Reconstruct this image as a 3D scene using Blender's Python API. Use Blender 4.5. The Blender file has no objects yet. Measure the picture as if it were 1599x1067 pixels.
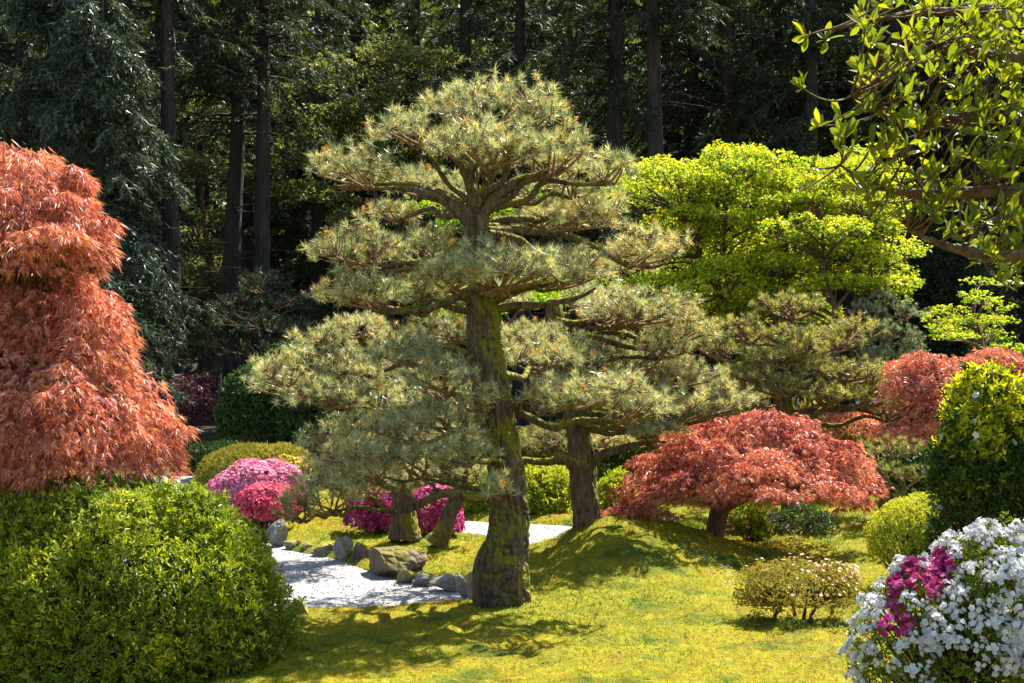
import bpy, math
import numpy as np
from mathutils import Vector, Matrix

# ------------------------------------------------------------------ camera, sky, sun, exposure
SC = bpy.context.scene
COL = SC.collection
F = 2197.0                     # focal length in photo pixels (photo 1599 x 1067)
CAMZ = 2.8
cam_d = bpy.data.cameras.new('camera')
cam_d.sensor_width = 36.0
cam_d.lens = 36.0 * F / 1599.0
cam_d.clip_start = 0.1
cam_d.clip_end = 2000.0
cam = bpy.data.objects.new('camera', cam_d)
cam.location = (0, 0, CAMZ)
cam.rotation_euler = (math.radians(90), 0, 0)
COL.objects.link(cam)
SC.camera = cam

SUN_EL = math.radians(56)
SUN_AZ = math.radians(37)      # from +Y (straight ahead) towards +X (right): behind the garden, to the right
W = bpy.data.worlds.new('World')
SC.world = W
W.use_nodes = True
_nt = W.node_tree
_sky = _nt.nodes.new('ShaderNodeTexSky')
_sky.sky_type = 'NISHITA'
_sky.sun_disc = False
_sky.sun_elevation = SUN_EL
_sky.sun_rotation = SUN_AZ
_bg = _nt.nodes['Background']
_bg.inputs['Strength'].default_value = 0.095
_nt.links.new(_sky.outputs[0], _bg.inputs['Color'])
sun_d = bpy.data.lights.new('sun', 'SUN')
sun_d.energy = 5.0
sun_d.angle = math.radians(0.55)
sun_d.color = (1.0, 0.95, 0.85)
sun = bpy.data.objects.new('sun', sun_d)
_sv = Vector((math.sin(SUN_AZ) * math.cos(SUN_EL), math.cos(SUN_AZ) * math.cos(SUN_EL), math.sin(SUN_EL)))
sun.rotation_euler = _sv.to_track_quat('Z', 'Y').to_euler()
sun.location = (20, 20, 40)
COL.objects.link(sun)
SC.view_settings.view_transform = 'Standard'
SC.view_settings.look = 'None'
SC.view_settings.gamma = 1.0
SC.view_settings.use_curve_mapping = False
SC.view_settings.exposure = 1.95
SC.render.engine = 'CYCLES'
SC.cycles.use_denoising = True
SC.cycles.max_bounces = 7
SC.cycles.diffuse_bounces = 4
SC.cycles.glossy_bounces = 2
SC.cycles.transmission_bounces = 4
SC.cycles.sample_clamp_indirect = 6.0

# ------------------------------------------------------------------ helpers
def RNG(s): return np.random.default_rng(s)
def S(d): return d / F
def P(px, py, d):              # photo pixel + distance -> world
    return np.array([(px - 799.5) * d / F, d, CAMZ + (533.5 - py) * d / F])
def PG(px, py, z=0.0):         # photo pixel on a level at height z
    d = (CAMZ - z) * F / (py - 533.5)
    return P(px, py, d)
def norm(v):
    return v / np.maximum(np.linalg.norm(v, axis=-1, keepdims=True), 1e-9)
def _hash(i, j, k, s):
    h = (i.astype(np.int64) * 374761393 + j.astype(np.int64) * 668265263 + k.astype(np.int64) * 2147483647 + s * 974634777)
    h = (h ^ (h >> 13)) * 1274126177 & 0x7fffffff
    h = (h ^ (h >> 16)) & 0xffff
    return h / 65535.0
def vnoise(p, s=0):            # value noise 0..1
    p = np.asarray(p, float)
    i = np.floor(p).astype(np.int64)
    f = p - i
    f = f * f * (3 - 2 * f)
    r = 0
    for a in (0, 1):
        wa = f[..., 0] if a else 1 - f[..., 0]
        for b in (0, 1):
            wb = f[..., 1] if b else 1 - f[..., 1]
            for c in (0, 1):
                wc = f[..., 2] if c else 1 - f[..., 2]
                r = r + wa * wb * wc * _hash(i[..., 0] + a, i[..., 1] + b, i[..., 2] + c, s)
    return r
def fbm(p, s=0, o=3):
    r = 0; a = .5; t = 0
    for k in range(o):
        r = r + a * vnoise(p, s + k * 17); t += a; a *= .5; p = p * 2.03
    return r / t

class MB:
    def __init__(s): s.v = []; s.t = []; s.q = []; s.c = []; s.n = 0
    def add(s, v, t=None, q=None, c=None):
        v = np.asarray(v, float).reshape(-1, 3)
        if t is not None: s.t.append(np.asarray(t, np.int64).reshape(-1, 3) + s.n)
        if q is not None: s.q.append(np.asarray(q, np.int64).reshape(-1, 4) + s.n)
        s.v.append(v)
        s.c.append(np.full(len(v), .5) if c is None else np.broadcast_to(np.asarray(c, float).ravel(), (len(v),)))
        s.n += len(v)
    def mesh(s, name, smooth=True):
        v = np.concatenate(s.v); c = np.concatenate(s.c)
        t = np.concatenate(s.t) if s.t else np.zeros((0, 3), np.int64)
        q = np.concatenate(s.q) if s.q else np.zeros((0, 4), np.int64)
        m = bpy.data.meshes.new(name)
        m.vertices.add(len(v)); m.vertices.foreach_set('co', v.astype(np.float32).ravel())
        li = np.concatenate([t.ravel(), q.ravel()])
        m.loops.add(len(li)); m.loops.foreach_set('vertex_index', li.astype(np.int32))
        m.polygons.add(len(t) + len(q))
        ls = np.concatenate([np.arange(len(t)) * 3, len(t) * 3 + np.arange(len(q)) * 4])
        m.polygons.foreach_set('loop_start', ls.astype(np.int32))
        sm = np.concatenate([np.zeros(len(t), bool), np.full(len(q), smooth)])
        m.polygons.foreach_set('use_smooth', sm)
        a = m.attributes.new('tint', 'FLOAT', 'POINT')
        a.data.foreach_set('value', c.astype(np.float32))
        m.update(calc_edges=True)
        return m
    def build(s, name, mat, parent=None, origin=None, smooth=True):
        if origin is not None:
            s.v = [x - np.asarray(origin) for x in s.v]
        m = s.mesh(name, smooth)
        m.materials.append(mat)
        return link(name, m, parent, origin)

def link(name, data, parent=None, loc=None):
    o = bpy.data.objects.new(name, data)
    COL.objects.link(o)
    if loc is not None: o.location = loc
    if parent is not None:
        o.parent = parent
        if loc is not None:      # all thing empties are unrotated and unscaled
            q = parent; off = Vector((0, 0, 0))
            while q is not None: off += q.location; q = q.parent
            o.location = Vector(loc) - off
    return o
def tag(o, label=None, cat=None, group=None, kind=None):
    if label: o['label'] = label
    if cat: o['category'] = cat
    if group: o['group'] = group
    if kind: o['kind'] = kind
    return o
def thing(name, loc, label, cat, group=None):
    o = link(name, None, None, loc)
    o.empty_display_size = .2
    return tag(o, label, cat, group)
def part(mb, name, mat, parent, stuff=False, smooth=True):
    q = parent; off = np.zeros(3)
    while q is not None: off = off + np.array(q.location); q = q.parent
    o = mb.build(name, mat, None, off, smooth)
    o.location = (0, 0, 0)
    o.parent = parent
    if stuff: o['kind'] = 'stuff'
    return o

# --- vectorised pieces
def tubes(mb, ctrl, r0, r1, seg=4, sides=3, c=None):
    """many bezier tubes: ctrl (n,3,3) control points"""
    n = len(ctrl)
    if n == 0: return
    t = np.linspace(0, 1, seg + 1)[None, :, None]
    a, b, d = ctrl[:, None, 0], ctrl[:, None, 1], ctrl[:, None, 2]
    p = (1 - t) ** 2 * a + 2 * t * (1 - t) * b + t * t * d
    tan = norm(2 * (1 - t) * (b - a) + 2 * t * (d - b))
    ref = np.where(np.abs(tan[..., 2:3]) > .9, np.array([1., 0, 0]), np.array([0, 0, 1.]))
    u = norm(np.cross(tan, ref)); w = np.cross(tan, u)
    rr = (np.asarray(r0).reshape(-1, 1) * (1 - t[..., 0]) + np.asarray(r1).reshape(-1, 1) * t[..., 0]) * np.ones((n, 1))
    an = np.arange(sides) * 2 * np.pi / sides
    v = p[:, :, None] + rr[:, :, None, None] * (np.cos(an)[None, None, :, None] * u[:, :, None] + np.sin(an)[None, None, :, None] * w[:, :, None])
    base = (np.arange(n) * (seg + 1) * sides)[:, None, None]
    k = np.arange(seg)[None, :, None] * sides
    j = np.arange(sides)[None, None, :]; j2 = (j + 1) % sides
    q = np.stack([base + k + j, base + k + j2, base + k + sides + j2, base + k + sides + j], -1)
    cc = .5 if c is None else np.repeat(np.asarray(c), (seg + 1) * sides)
    mb.add(v, q=q, c=cc)
def needles(mb, p, d, L, w, c, rng):
    """thin triangles"""
    n = len(p)
    s = norm(np.cross(d, rng.normal(size=(n, 3)))) * np.asarray(w).reshape(-1, 1) * .5
    tip = p + d * np.asarray(L).reshape(-1, 1)
    v = np.stack([p - s, p + s, tip], 1)
    mb.add(v, t=np.arange(3 * n).reshape(-1, 3), c=np.repeat(np.broadcast_to(c, (n,)), 3))
def leaves(mb, p, d, nr, L, w, c, fold=.15, wide=.45, droop=0.):
    """diamond leaves folded along the midrib"""
    n = len(p)
    L = np.broadcast_to(np.asarray(L, float), (n,)).reshape(-1, 1); w = np.broadcast_to(np.asarray(w, float), (n,)).reshape(-1, 1)
    s = norm(np.cross(d, nr)); nn = norm(np.cross(s, d))
    m = p + d * L * wide + nn * w * fold
    tip = p + d * L - nn * L * droop
    v = np.stack([p, m + s * w * .5, tip, m - s * w * .5], 1)
    b = np.arange(n)[:, None] * 4
    t = np.concatenate([b + [[0, 1, 2]], b + [[0, 2, 3]]])
    mb.add(v, t=t, c=np.repeat(np.broadcast_to(c, (n,)), 4))
def palmate(mb, p, d, nr, L, w, c, lobes=5, spread=1.2, rng=None, diamond=True, droop=.15):
    n = len(p)
    s = norm(np.cross(d, nr)); nn = norm(np.cross(s, d))
    for k in range(lobes):
        f = (k / (lobes - 1) * 2 - 1)
        a = f * spread + (rng.normal(size=n) * .1)
        dd = norm(d * np.cos(a)[:, None] + s * np.sin(a)[:, None] - nn * droop * rng.uniform(.3, 1.6, n)[:, None])
        LL = L * (1 - .45 * abs(f)) * rng.uniform(.85, 1.1, n)
        if diamond: leaves(mb, p, dd, nn, LL, w, c, fold=.1)
        else: needles(mb, p, dd, LL, w, c, rng)
def flowers(mb, p, nr, size, c, rng, petals=5):
    n = len(p)
    a = norm(np.cross(nr, rng.normal(size=(n, 3)))); b = np.cross(nr, a)
    size = np.broadcast_to(size, (n,))
    for k in range(petals):
        an = k * 2 * np.pi / petals
        d = norm(a * math.cos(an) + b * math.sin(an) + nr * rng.uniform(.25, .7, n)[:, None])
        leaves(mb, p, d, nr, size * .55, size * .5, c, fold=-.12, wide=.58, droop=.12)
def sphere_dirs(n, rng, zmin=-1.):
    z = rng.uniform(zmin, 1, n); a = rng.uniform(0, 2 * np.pi, n); r = np.sqrt(1 - z * z)
    return np.stack([r * np.cos(a), r * np.sin(a), z], 1)
def shell(ells, dens, rng, depth=.25, zmin=-1., lump=.12, lf=2.0, floor=None):
    """points on the outside of a union of ellipsoids: ells = [(centre, radii)], dens per m2"""
    pos = []; nor = []
    for ei, (c, R) in enumerate(ells):
        c = np.asarray(c, float); R = np.asarray(R, float)
        p_ = 1.6
        area = 4 * np.pi * (((R[0] * R[1]) ** p_ + (R[0] * R[2]) ** p_ + (R[1] * R[2]) ** p_) / 3) ** (1 / p_) * (1 - zmin) / 2
        n = int(area * dens * 1.6) + 4
        d = sphere_dirs(n, rng, zmin)
        wt = np.sqrt((R[1] * R[2] * d[:, 0]) ** 2 + (R[0] * R[2] * d[:, 1]) ** 2 + (R[0] * R[1] * d[:, 2]) ** 2)
        d = d[rng.uniform(0, wt.max(), n) < wt]
        lum = 1 + lump * (2 * vnoise(d * lf + c * 1.7 + 31.3) - 1) * 1.6
        r = (1 - depth * rng.uniform(0, 1, len(d)) ** 1.6) * lum
        q = c + d * R * r[:, None]
        keep = np.ones(len(d), bool)
        for ej, (c2, R2) in enumerate(ells):
            if ej != ei:
                keep &= (((q - c2) / R2) ** 2).sum(1) > (1 - depth) ** 2 * .9
        if floor is not None: keep &= q[:, 2] > floor
        keep &= (d[:, 1] / R[1] < .45 * np.linalg.norm(d / R, axis=1)) | (rng.uniform(size=len(d)) < .4)     # far side sparser
        pos.append(q[keep]); nor.append(norm(d / R)[keep])
    return np.concatenate(pos), np.concatenate(nor)

# ------------------------------------------------------------------ materials
MATS = {}
def new_mat(name):
    m = bpy.data.materials.new(name); m.use_nodes = True
    nt = m.node_tree; nt.nodes.clear()
    out = nt.nodes.new('ShaderNodeOutputMaterial')
    MATS[name] = m
    return m, nt, out
def ramp(nt, src, stops):
    r = nt.nodes.new('ShaderNodeValToRGB')
    e = r.color_ramp.elements
    while len(e) < len(stops): e.new(.5)
    for k, (pos, col) in enumerate(stops):
        e[k].position = pos; e[k].color = (*col, 1)
    nt.links.new(src, r.inputs[0])
    return r.outputs[0]
def leaf_mat(name, stops, trans=.45, tcol=(1.25, 1.2, .6), rough=.45, spec=.4):
    m, nt, out = new_mat(name)
    at = nt.nodes.new('ShaderNodeAttribute'); at.attribute_name = 'tint'
    col = ramp(nt, at.outputs['Fac'], stops)
    pb = nt.nodes.new('ShaderNodeBsdfPrincipled')
    pb.inputs['Roughness'].default_value = rough
    pb.inputs['Specular IOR Level'].default_value = spec
    nt.links.new(col, pb.inputs['Base Color'])
    tr = nt.nodes.new('ShaderNodeBsdfTranslucent')
    mul = nt.nodes.new('ShaderNodeMix'); mul.data_type = 'RGBA'; mul.blend_type = 'MULTIPLY'; mul.clamp_result = False
    mul.inputs[0].default_value = 1.0
    nt.links.new(col, mul.inputs[6]); mul.inputs[7].default_value = (*tcol, 1)
    nt.links.new(mul.outputs[2], tr.inputs['Color'])
    mx = nt.nodes.new('ShaderNodeMixShader'); mx.inputs[0].default_value = trans
    nt.links.new(pb.outputs[0], mx.inputs[1]); nt.links.new(tr.outputs[0], mx.inputs[2])
    nt.links.new(mx.outputs[0], out.inputs['Surface'])
    return m
def tex(nt, kind, scale, vec=None, **kw):
    n = nt.nodes.new(kind)
    n.inputs['Scale'].default_value = scale
    for k, v in kw.items():
        n.inputs[k].default_value = v
    if vec is not None: nt.links.new(vec, n.inputs['Vector'])
    return n
def bark_mat(name, dark, light, moss=None, moss_amt=.5, scale=14., stretch=.28, bump=.6):
    m, nt, out = new_mat(name)
    geo = nt.nodes.new('ShaderNodeNewGeometry')
    mp = nt.nodes.new('ShaderNodeMapping'); mp.inputs['Scale'].default_value = (1, 1, stretch)
    nt.links.new(geo.outputs['Position'], mp.inputs['Vector'])
    n1 = tex(nt, 'ShaderNodeTexNoise', scale, mp.outputs[0], Detail=6.0, Roughness=.65)
    v1 = tex(nt, 'ShaderNodeTexVoronoi', scale * 1.1, mp.outputs[0]); v1.feature = 'DISTANCE_TO_EDGE'
    col = ramp(nt, n1.outputs['Fac'], [(.3, dark), (.7, light)])
    if moss:
        n2 = tex(nt, 'ShaderNodeTexNoise', 2.6, geo.outputs['Position'], Detail=5.0, Roughness=.7)
        sep = nt.nodes.new('ShaderNodeSeparateXYZ'); nt.links.new(geo.outputs['Normal'], sep.inputs[0])
        ma = nt.nodes.new('ShaderNodeMath'); ma.operation = 'MULTIPLY_ADD'
        nt.links.new(sep.outputs[2], ma.inputs[0]); ma.inputs[1].default_value = .22; nt.links.new(n2.outputs['Fac'], ma.inputs[2])
        ma2 = nt.nodes.new('ShaderNodeMath'); ma2.operation = 'MULTIPLY_ADD'
        nt.links.new(sep.outputs[0], ma2.inputs[0]); ma2.inputs[1].default_value = .09; nt.links.new(ma.outputs[0], ma2.inputs[2])
        mr = nt.nodes.new('ShaderNodeMapRange')
        nt.links.new(ma2.outputs[0], mr.inputs[0])
        mr.inputs[1].default_value = .72 - .3 * moss_amt; mr.inputs[2].default_value = .84 - .3 * moss_amt
        mx = nt.nodes.new('ShaderNodeMix'); mx.data_type = 'RGBA'
        nt.links.new(mr.outputs[0], mx.inputs[0]); nt.links.new(col, mx.inputs[6])
        n3 = tex(nt, 'ShaderNodeTexNoise', 40., geo.outputs['Position'], Detail=3.0)
        mc = ramp(nt, n3.outputs['Fac'], [(.3, tuple(x * .55 for x in moss)), (.7, moss)])
        nt.links.new(mc, mx.inputs[7])
        col = mx.outputs[2]
    pb = nt.nodes.new('ShaderNodeBsdfPrincipled')
    pb.inputs['Roughness'].default_value = .9; pb.inputs['Specular IOR Level'].default_value = .2
    nt.links.new(col, pb.inputs['Base Color'])
    add = nt.nodes.new('ShaderNodeMath'); add.operation = 'MULTIPLY_ADD'
    mrv = nt.nodes.new('ShaderNodeMapRange'); nt.links.new(v1.outputs['Distance'], mrv.inputs[0]); mrv.inputs[2].default_value = .25
    nt.links.new(mrv.outputs[0], add.inputs[0]); add.inputs[1].default_value = .8; nt.links.new(n1.outputs['Fac'], add.inputs[2])
    bp = nt.nodes.new('ShaderNodeBump'); bp.inputs['Strength'].default_value = bump; bp.inputs['Distance'].default_value = .03
    nt.links.new(add.outputs[0], bp.inputs['Height']); nt.links.new(bp.outputs[0], pb.inputs['Normal'])
    nt.links.new(pb.outputs[0], out.inputs['Surface'])
    return m
def ground_mat():
    m, nt, out = new_mat('moss_ground')
    geo = nt.nodes.new('ShaderNodeNewGeometry')
    n1 = tex(nt, 'ShaderNodeTexNoise', 1.6, geo.outputs['Position'], Detail=6.0, Roughness=.62)
    n2 = tex(nt, 'ShaderNodeTexNoise', 26., geo.outputs['Position'], Detail=4.0, Roughness=.7)
    c1 = ramp(nt, n1.outputs['Fac'], [(.36, (.06, .09, .006)), (.45, (.16, .15, .006)), (.54, (.215, .19, .006)), (.63, (.2, .15, .008)), (.7, (.13, .075, .012))])
    c2 = ramp(nt, n2.outputs['Fac'], [(.3, (.45, .5, .4)), (.65, (1.1, 1.1, 1.))])
    mul = nt.nodes.new('ShaderNodeMix'); mul.data_type = 'RGBA'; mul.blend_type = 'MULTIPLY'; mul.inputs[0].default_value = 1
    nt.links.new(c1, mul.inputs[6]); nt.links.new(c2, mul.inputs[7])
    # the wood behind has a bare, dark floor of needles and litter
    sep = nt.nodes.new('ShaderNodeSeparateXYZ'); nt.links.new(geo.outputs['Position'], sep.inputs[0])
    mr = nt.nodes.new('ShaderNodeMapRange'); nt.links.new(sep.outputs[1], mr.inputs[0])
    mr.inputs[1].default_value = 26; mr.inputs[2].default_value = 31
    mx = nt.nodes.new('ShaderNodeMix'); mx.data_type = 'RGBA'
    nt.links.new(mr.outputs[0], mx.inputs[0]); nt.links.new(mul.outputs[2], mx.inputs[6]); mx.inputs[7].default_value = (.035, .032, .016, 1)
    pb = nt.nodes.new('ShaderNodeBsdfPrincipled'); pb.inputs['Roughness'].default_value = .95; pb.inputs['Specular IOR Level'].default_value = .15
    nt.links.new(mx.outputs[2], pb.inputs['Base Color'])
    bp = nt.nodes.new('ShaderNodeBump'); bp.inputs['Strength'].default_value = .8; bp.inputs['Distance'].default_value = .04
    nt.links.new(n2.outputs['Fac'], bp.inputs['Height']); nt.links.new(bp.outputs[0], pb.inputs['Normal'])
    nt.links.new(pb.outputs[0], out.inputs['Surface'])
    return m
def gravel_mat():
    m, nt, out = new_mat('gravel')
    geo = nt.nodes.new('ShaderNodeNewGeometry')
    v = tex(nt, 'ShaderNodeTexVoronoi', 45., geo.outputs['Position'])
    n1 = tex(nt, 'ShaderNodeTexNoise', 1.4, geo.outputs['Position'], Detail=5.0)
    c1 = ramp(nt, v.outputs['Color'], [(.1, (.11, .11, .112)), (.5, (.22, .22, .222)), (.9, (.33, .325, .31))])
    c2 = ramp(nt, n1.outputs['Fac'], [(.3, (.8, .79, .76)), (.6, (1, 1, 1))])
    mul = nt.nodes.new('ShaderNodeMix'); mul.data_type = 'RGBA'; mul.blend_type = 'MULTIPLY'; mul.inputs[0].default_value = 1
    nt.links.new(c1, mul.inputs[6]); nt.links.new(c2, mul.inputs[7])
    pb = nt.nodes.new('ShaderNodeBsdfPrincipled'); pb.inputs['Roughness'].default_value = .85
    nt.links.new(mul.outputs[2], pb.inputs['Base Color'])
    bp = nt.nodes.new('ShaderNodeBump'); bp.inputs['Strength'].default_value = .7; bp.inputs['Distance'].default_value = .02; bp.invert = True
    nt.links.new(v.outputs['Distance'], bp.inputs['Height']); nt.links.new(bp.outputs[0], pb.inputs['Normal'])
    nt.links.new(pb.outputs[0], out.inputs['Surface'])
    return m

M_GROUND = ground_mat()
M_GRAVEL = gravel_mat()
M_PINEBARK = bark_mat('pine_bark', (.032, .021, .012), (.17, .12, .075), (.21, .19, .012), .66, 16., .3, .9)
M_TWIG = bark_mat('twig_bark', (.09, .052, .026), (.27, .165, .08), None, 0, 30., .6, .3)
M_MAPLEBARK = bark_mat('maple_bark', (.05, .03, .02), (.15, .085, .05), (.12, .12, .02), .25, 18., .4, .5)
M_CONIFERBARK = bark_mat('conifer_bark', (.016, .012, .01), (.055, .042, .034), None, 0, 9., .15, .9)
M_ROCK = bark_mat('garden_rock', (.1, .098, .095), (.26, .25, .235), (.2, .18, .03), .3, 7., .8, .6)
M_ROCKBROWN = bark_mat('brown_rock', (.05, .036, .025), (.17, .13, .085), (.15, .13, .02), .2, 6., .5, .8)
M_ROCKMOSS = bark_mat('mossy_rock', (.1, .09, .07), (.25, .22, .17), (.24, .21, .025), .75, 7., .8, .6)
M_NEEDLE = leaf_mat('pine_needles', [(0, (.16, .21, .10)), (.35, (.28, .33, .18)), (.65, (.46, .48, .26)), (.85, (.52, .47, .18)), (1, (.38, .22, .08))], .42, (1.15, 1.05, .55), .36, .9)
M_NEEDLEY = leaf_mat('pine_needles_yellowing', [(0, (.14, .20, .06)), (.4, (.29, .31, .085)), (.75, (.43, .39, .10)), (1, (.4, .25, .06))], .42, (1.15, 1.05, .5), .4, .6)
M_NEEDLEB = leaf_mat('pine_needles_blue', [(0, (.14, .21, .12)), (.5, (.23, .30, .18)), (1, (.34, .38, .22))], .38, (1.05, 1.05, .65), .45, .4)
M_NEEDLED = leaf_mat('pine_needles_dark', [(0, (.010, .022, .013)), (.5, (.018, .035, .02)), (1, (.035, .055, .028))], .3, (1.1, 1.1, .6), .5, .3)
M_RED = leaf_mat('red_maple_leaves', [(0, (.24, .06, .035)), (.35, (.45, .14, .095)), (.7, (.62, .31, .23)), (1, (.58, .29, .07))], .45, (1.25, .82, .45), .45, .5)
M_RED2 = leaf_mat('pinkish_maple_leaves', [(0, (.2, .045, .045)), (.4, (.46, .14, .10)), (.8, (.6, .3, .21)), (1, (.58, .28, .08))], .42, (1.25, .82, .5), .45, .5)
M_PURPLE = leaf_mat('purple_maple_leaves', [(0, (.05, .017, .024)), (1, (.15, .05, .062))], .3, (1.4, .9, .9), .5, .3)
M_LIME = leaf_mat('lime_maple_leaves', [(0, (.10, .22, .012)), (.35, (.24, .36, .014)), (.7, (.47, .5, .03)), (1, (.62, .58, .06))], .55, (1.25, 1.2, .5), .45, .3)
M_AZLEAF = leaf_mat('azalea_leaves', [(0, (.07, .12, .012)), (.5, (.18, .24, .016)), (1, (.4, .4, .02))], .42, (1.3, 1.25, .4), .45, .35)
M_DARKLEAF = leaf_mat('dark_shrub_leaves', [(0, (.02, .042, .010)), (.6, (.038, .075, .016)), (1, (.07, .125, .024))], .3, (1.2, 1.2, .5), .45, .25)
M_BRIGHTLEAF = leaf_mat('bright_shrub_leaves', [(0, (.12, .19, .015)), (.5, (.25, .31, .022)), (1, (.4, .4, .05))], .5, (1.3, 1.2, .4), .5, .25)
M_OLIVELEAF = leaf_mat('olive_small_leaves', [(0, (.12, .14, .02)), (.5, (.24, .23, .035)), (.85, (.38, .29, .05)), (1, (.45, .22, .06))], .45, (1.3, 1.15, .5), .5, .25)
M_CAMLEAF = leaf_mat('camellia_leaves', [(0, (.022, .05, .010)), (.5, (.055, .11, .013)), (.72, (.28, .34, .014)), (1, (.55, .52, .02))], .45, (1.35, 1.25, .4), .38, .35)
M_MAGLEAF = leaf_mat('magnolia_leaves', [(0, (.07, .10, .008)), (.5, (.12, .155, .011)), (1, (.25, .26, .018))], .55, (1.45, 1.35, .4), .42, .35)
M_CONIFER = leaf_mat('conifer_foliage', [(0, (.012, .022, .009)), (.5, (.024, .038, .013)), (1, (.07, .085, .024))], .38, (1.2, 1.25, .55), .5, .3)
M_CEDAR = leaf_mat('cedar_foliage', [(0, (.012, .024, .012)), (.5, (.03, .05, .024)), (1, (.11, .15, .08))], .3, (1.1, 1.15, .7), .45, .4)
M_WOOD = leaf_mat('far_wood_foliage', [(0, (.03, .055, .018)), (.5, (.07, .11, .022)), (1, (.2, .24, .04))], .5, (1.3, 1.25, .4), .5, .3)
M_WOODLIT = leaf_mat('broadleaf_foliage', [(0, (.06, .08, .03)), (.5, (.13, .155, .06)), (1, (.26, .28, .11))], .55, (1.3, 1.2, .5), .5, .3)
M_GRASS = leaf_mat('moss_and_grass_blades', [(0, (.05, .13, .006)), (.28, (.12, .19, .006)), (.52, (.24, .24, .007)), (.78, (.34, .275, .007)), (1, (.24, .12, .015))], .5, (1.2, 1.1, .4), .6, .15)
M_PINK = leaf_mat('pink_petals', [(0, (.5, .1, .22)), (.6, (.62, .22, .36)), (1, (.72, .42, .5))], .4, (1.15, .8, .9), .5, .2)
M_DEEPPINK = leaf_mat('deep_pink_petals', [(0, (.45, .03, .09)), (.6, (.6, .07, .15)), (1, (.68, .18, .22))], .4, (1.15, .75, .8), .5, .2)
M_MAGENTA = leaf_mat('magenta_petals', [(0, (.32, .02, .12)), (.6, (.46, .045, .2)), (1, (.58, .14, .32))], .4, (1.1, .75, 1.), .5, .2)
M_WHITE = leaf_mat('white_petals', [(0, (.5, .49, .48)), (1, (.72, .71, .69))], .35, (1, 1, .98), .5, .2)
M_YELLOW = leaf_mat('yellow_petals', [(0, (.5, .3, .02)), (1, (.62, .45, .06))], .4, (1.1, 1, .5), .5, .2)
M_BLUSH = leaf_mat('blush_petals', [(0, (.6, .32, .26)), (1, (.8, .6, .5))], .35, (1.1, .9, .8), .5, .2)
M_LITTER = leaf_mat('leaf_litter', [(0, (.08, .04, .018)), (.6, (.2, .1, .04)), (1, (.35, .2, .1))], .2, (1.1, 1, .6), .6, .2)
M_CONE = leaf_mat('pollen_cones', [(0, (.42, .2, .04)), (1, (.6, .36, .06))], .2, (1.1, 1, .5), .6, .2)

# ------------------------------------------------------------------ terrain
def poly_sd(pts, poly):
    x, y = pts[:, 0], pts[:, 1]
    d = np.full(len(pts), 1e9); ins = np.zeros(len(pts), bool)
    n = len(poly)
    for i in range(n):
        a = poly[i]; b = poly[(i + 1) % n]
        ab = b - a; t = np.clip(((x - a[0]) * ab[0] + (y - a[1]) * ab[1]) / (ab @ ab), 0, 1)
        d = np.minimum(d, np.hypot(x - a[0] - t * ab[0], y - a[1] - t * ab[1]))
        c = ((a[1] > y) != (b[1] > y)) & (x < (b[0] - a[0]) * (y - a[1]) / (b[1] - a[1] + 1e-12) + a[0])
        ins ^= c
    return np.where(ins, -d, d)
GR1 = np.array([PG(*p)[:2] for p in [(250, 962), (400, 960), (470, 957), (560, 955), (640, 952), (700, 948), (745, 941), (745, 926), (700, 917), (650, 906), (575, 895), (530, 875), (450, 858), (425, 845), (413, 828), (380, 800), (340, 770), (318, 752), (300, 742), (250, 742), (150, 760), (60, 790), (0, 830)]])
GR2 = np.array([PG(*p)[:2] for p in [(540, 816), (640, 816), (720, 814), (800, 818), (900, 823), (1000, 828), (1010, 840), (900, 858), (830, 862), (770, 846), (720, 840), (640, 832), (540, 828)]])
def terrain(x, y):
    p = np.stack([x, y], 1)
    sd = np.minimum(poly_sd(p, GR1), poly_sd(p, GR2))
    q = np.stack([x, y, x * 0], 1)
    sd = sd + .10 * (vnoise(q * 4.1, 3) - .5)
    h = np.where(sd < 0, np.maximum(-.1, sd * 1.2), .085 * (1 - np.exp(-np.maximum(sd, 0) / .09)) + .05 * np.clip(sd, 0, 1))
    land = np.clip(sd / .5, 0, 1)
    h = h + land * (.10 * (fbm(q * .55, 5) - .5) + .035 * (vnoise(q * 3., 8) - .5) + .06 * (vnoise(q * 7., 11) - .5) + .045 * (vnoise(q * 15., 12) - .5))
    # mossy mound round the second pine
    cx, cy = P(960, 838, 17.3)[:2]
    dx = x - cx; dy = y - cy
    h = h + land *   .50 * np.exp(-((dx / np.where(dx > 0, 1.45, .75)) ** 2 + (dy / np.where(dy < 0, 1.5, .9)) ** 2))
    # bank the camera stands on
    h = h + 1.15 * np.clip((10.6 - y) / 7, 0, 1) ** 1.5
    # gentle rise, then the wooded hill
    h = h + np.clip((y - 31) / 10, 0, 1) * .25 + np.maximum(y - 52, 0) * .62
    h = h + np.clip((np.abs(x) - 14) / 10, 0, 3) * .4
    return h
def gz(x, y):
    return float(terrain(np.array([x]), np.array([y]))[0])
def axis_pts(lo, hi, step, far_lo, far_hi):
    a = np.arange(lo, hi + 1e-6, step)
    def ext(s, e):
        r = []; v = s; st = step
        while abs(v - s) < abs(e - s):
            st *= 1.16; v += st * np.sign(e - s); r.append(v)
        return np.array(r)
    return np.concatenate([ext(lo, far_lo)[::-1], a, ext(hi, far_hi)])
xs = axis_pts(-5.2, 5.8, .072, -260, 260); ys = axis_pts(10.8, 21, .075, -60, 320)
gx, gy = np.meshgrid(xs, ys)
hz = terrain(gx.ravel(), gy.ravel())
nx, ny = len(xs), len(ys)
ii = (np.arange(ny - 1)[:, None] * nx + np.arange(nx - 1)[None, :]).ravel()
mb = MB(); mb.add(np.stack([gx.ravel(), gy.ravel(), hz], 1), q=np.stack([ii, ii + 1, ii + nx + 1, ii + nx], 1))
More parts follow.
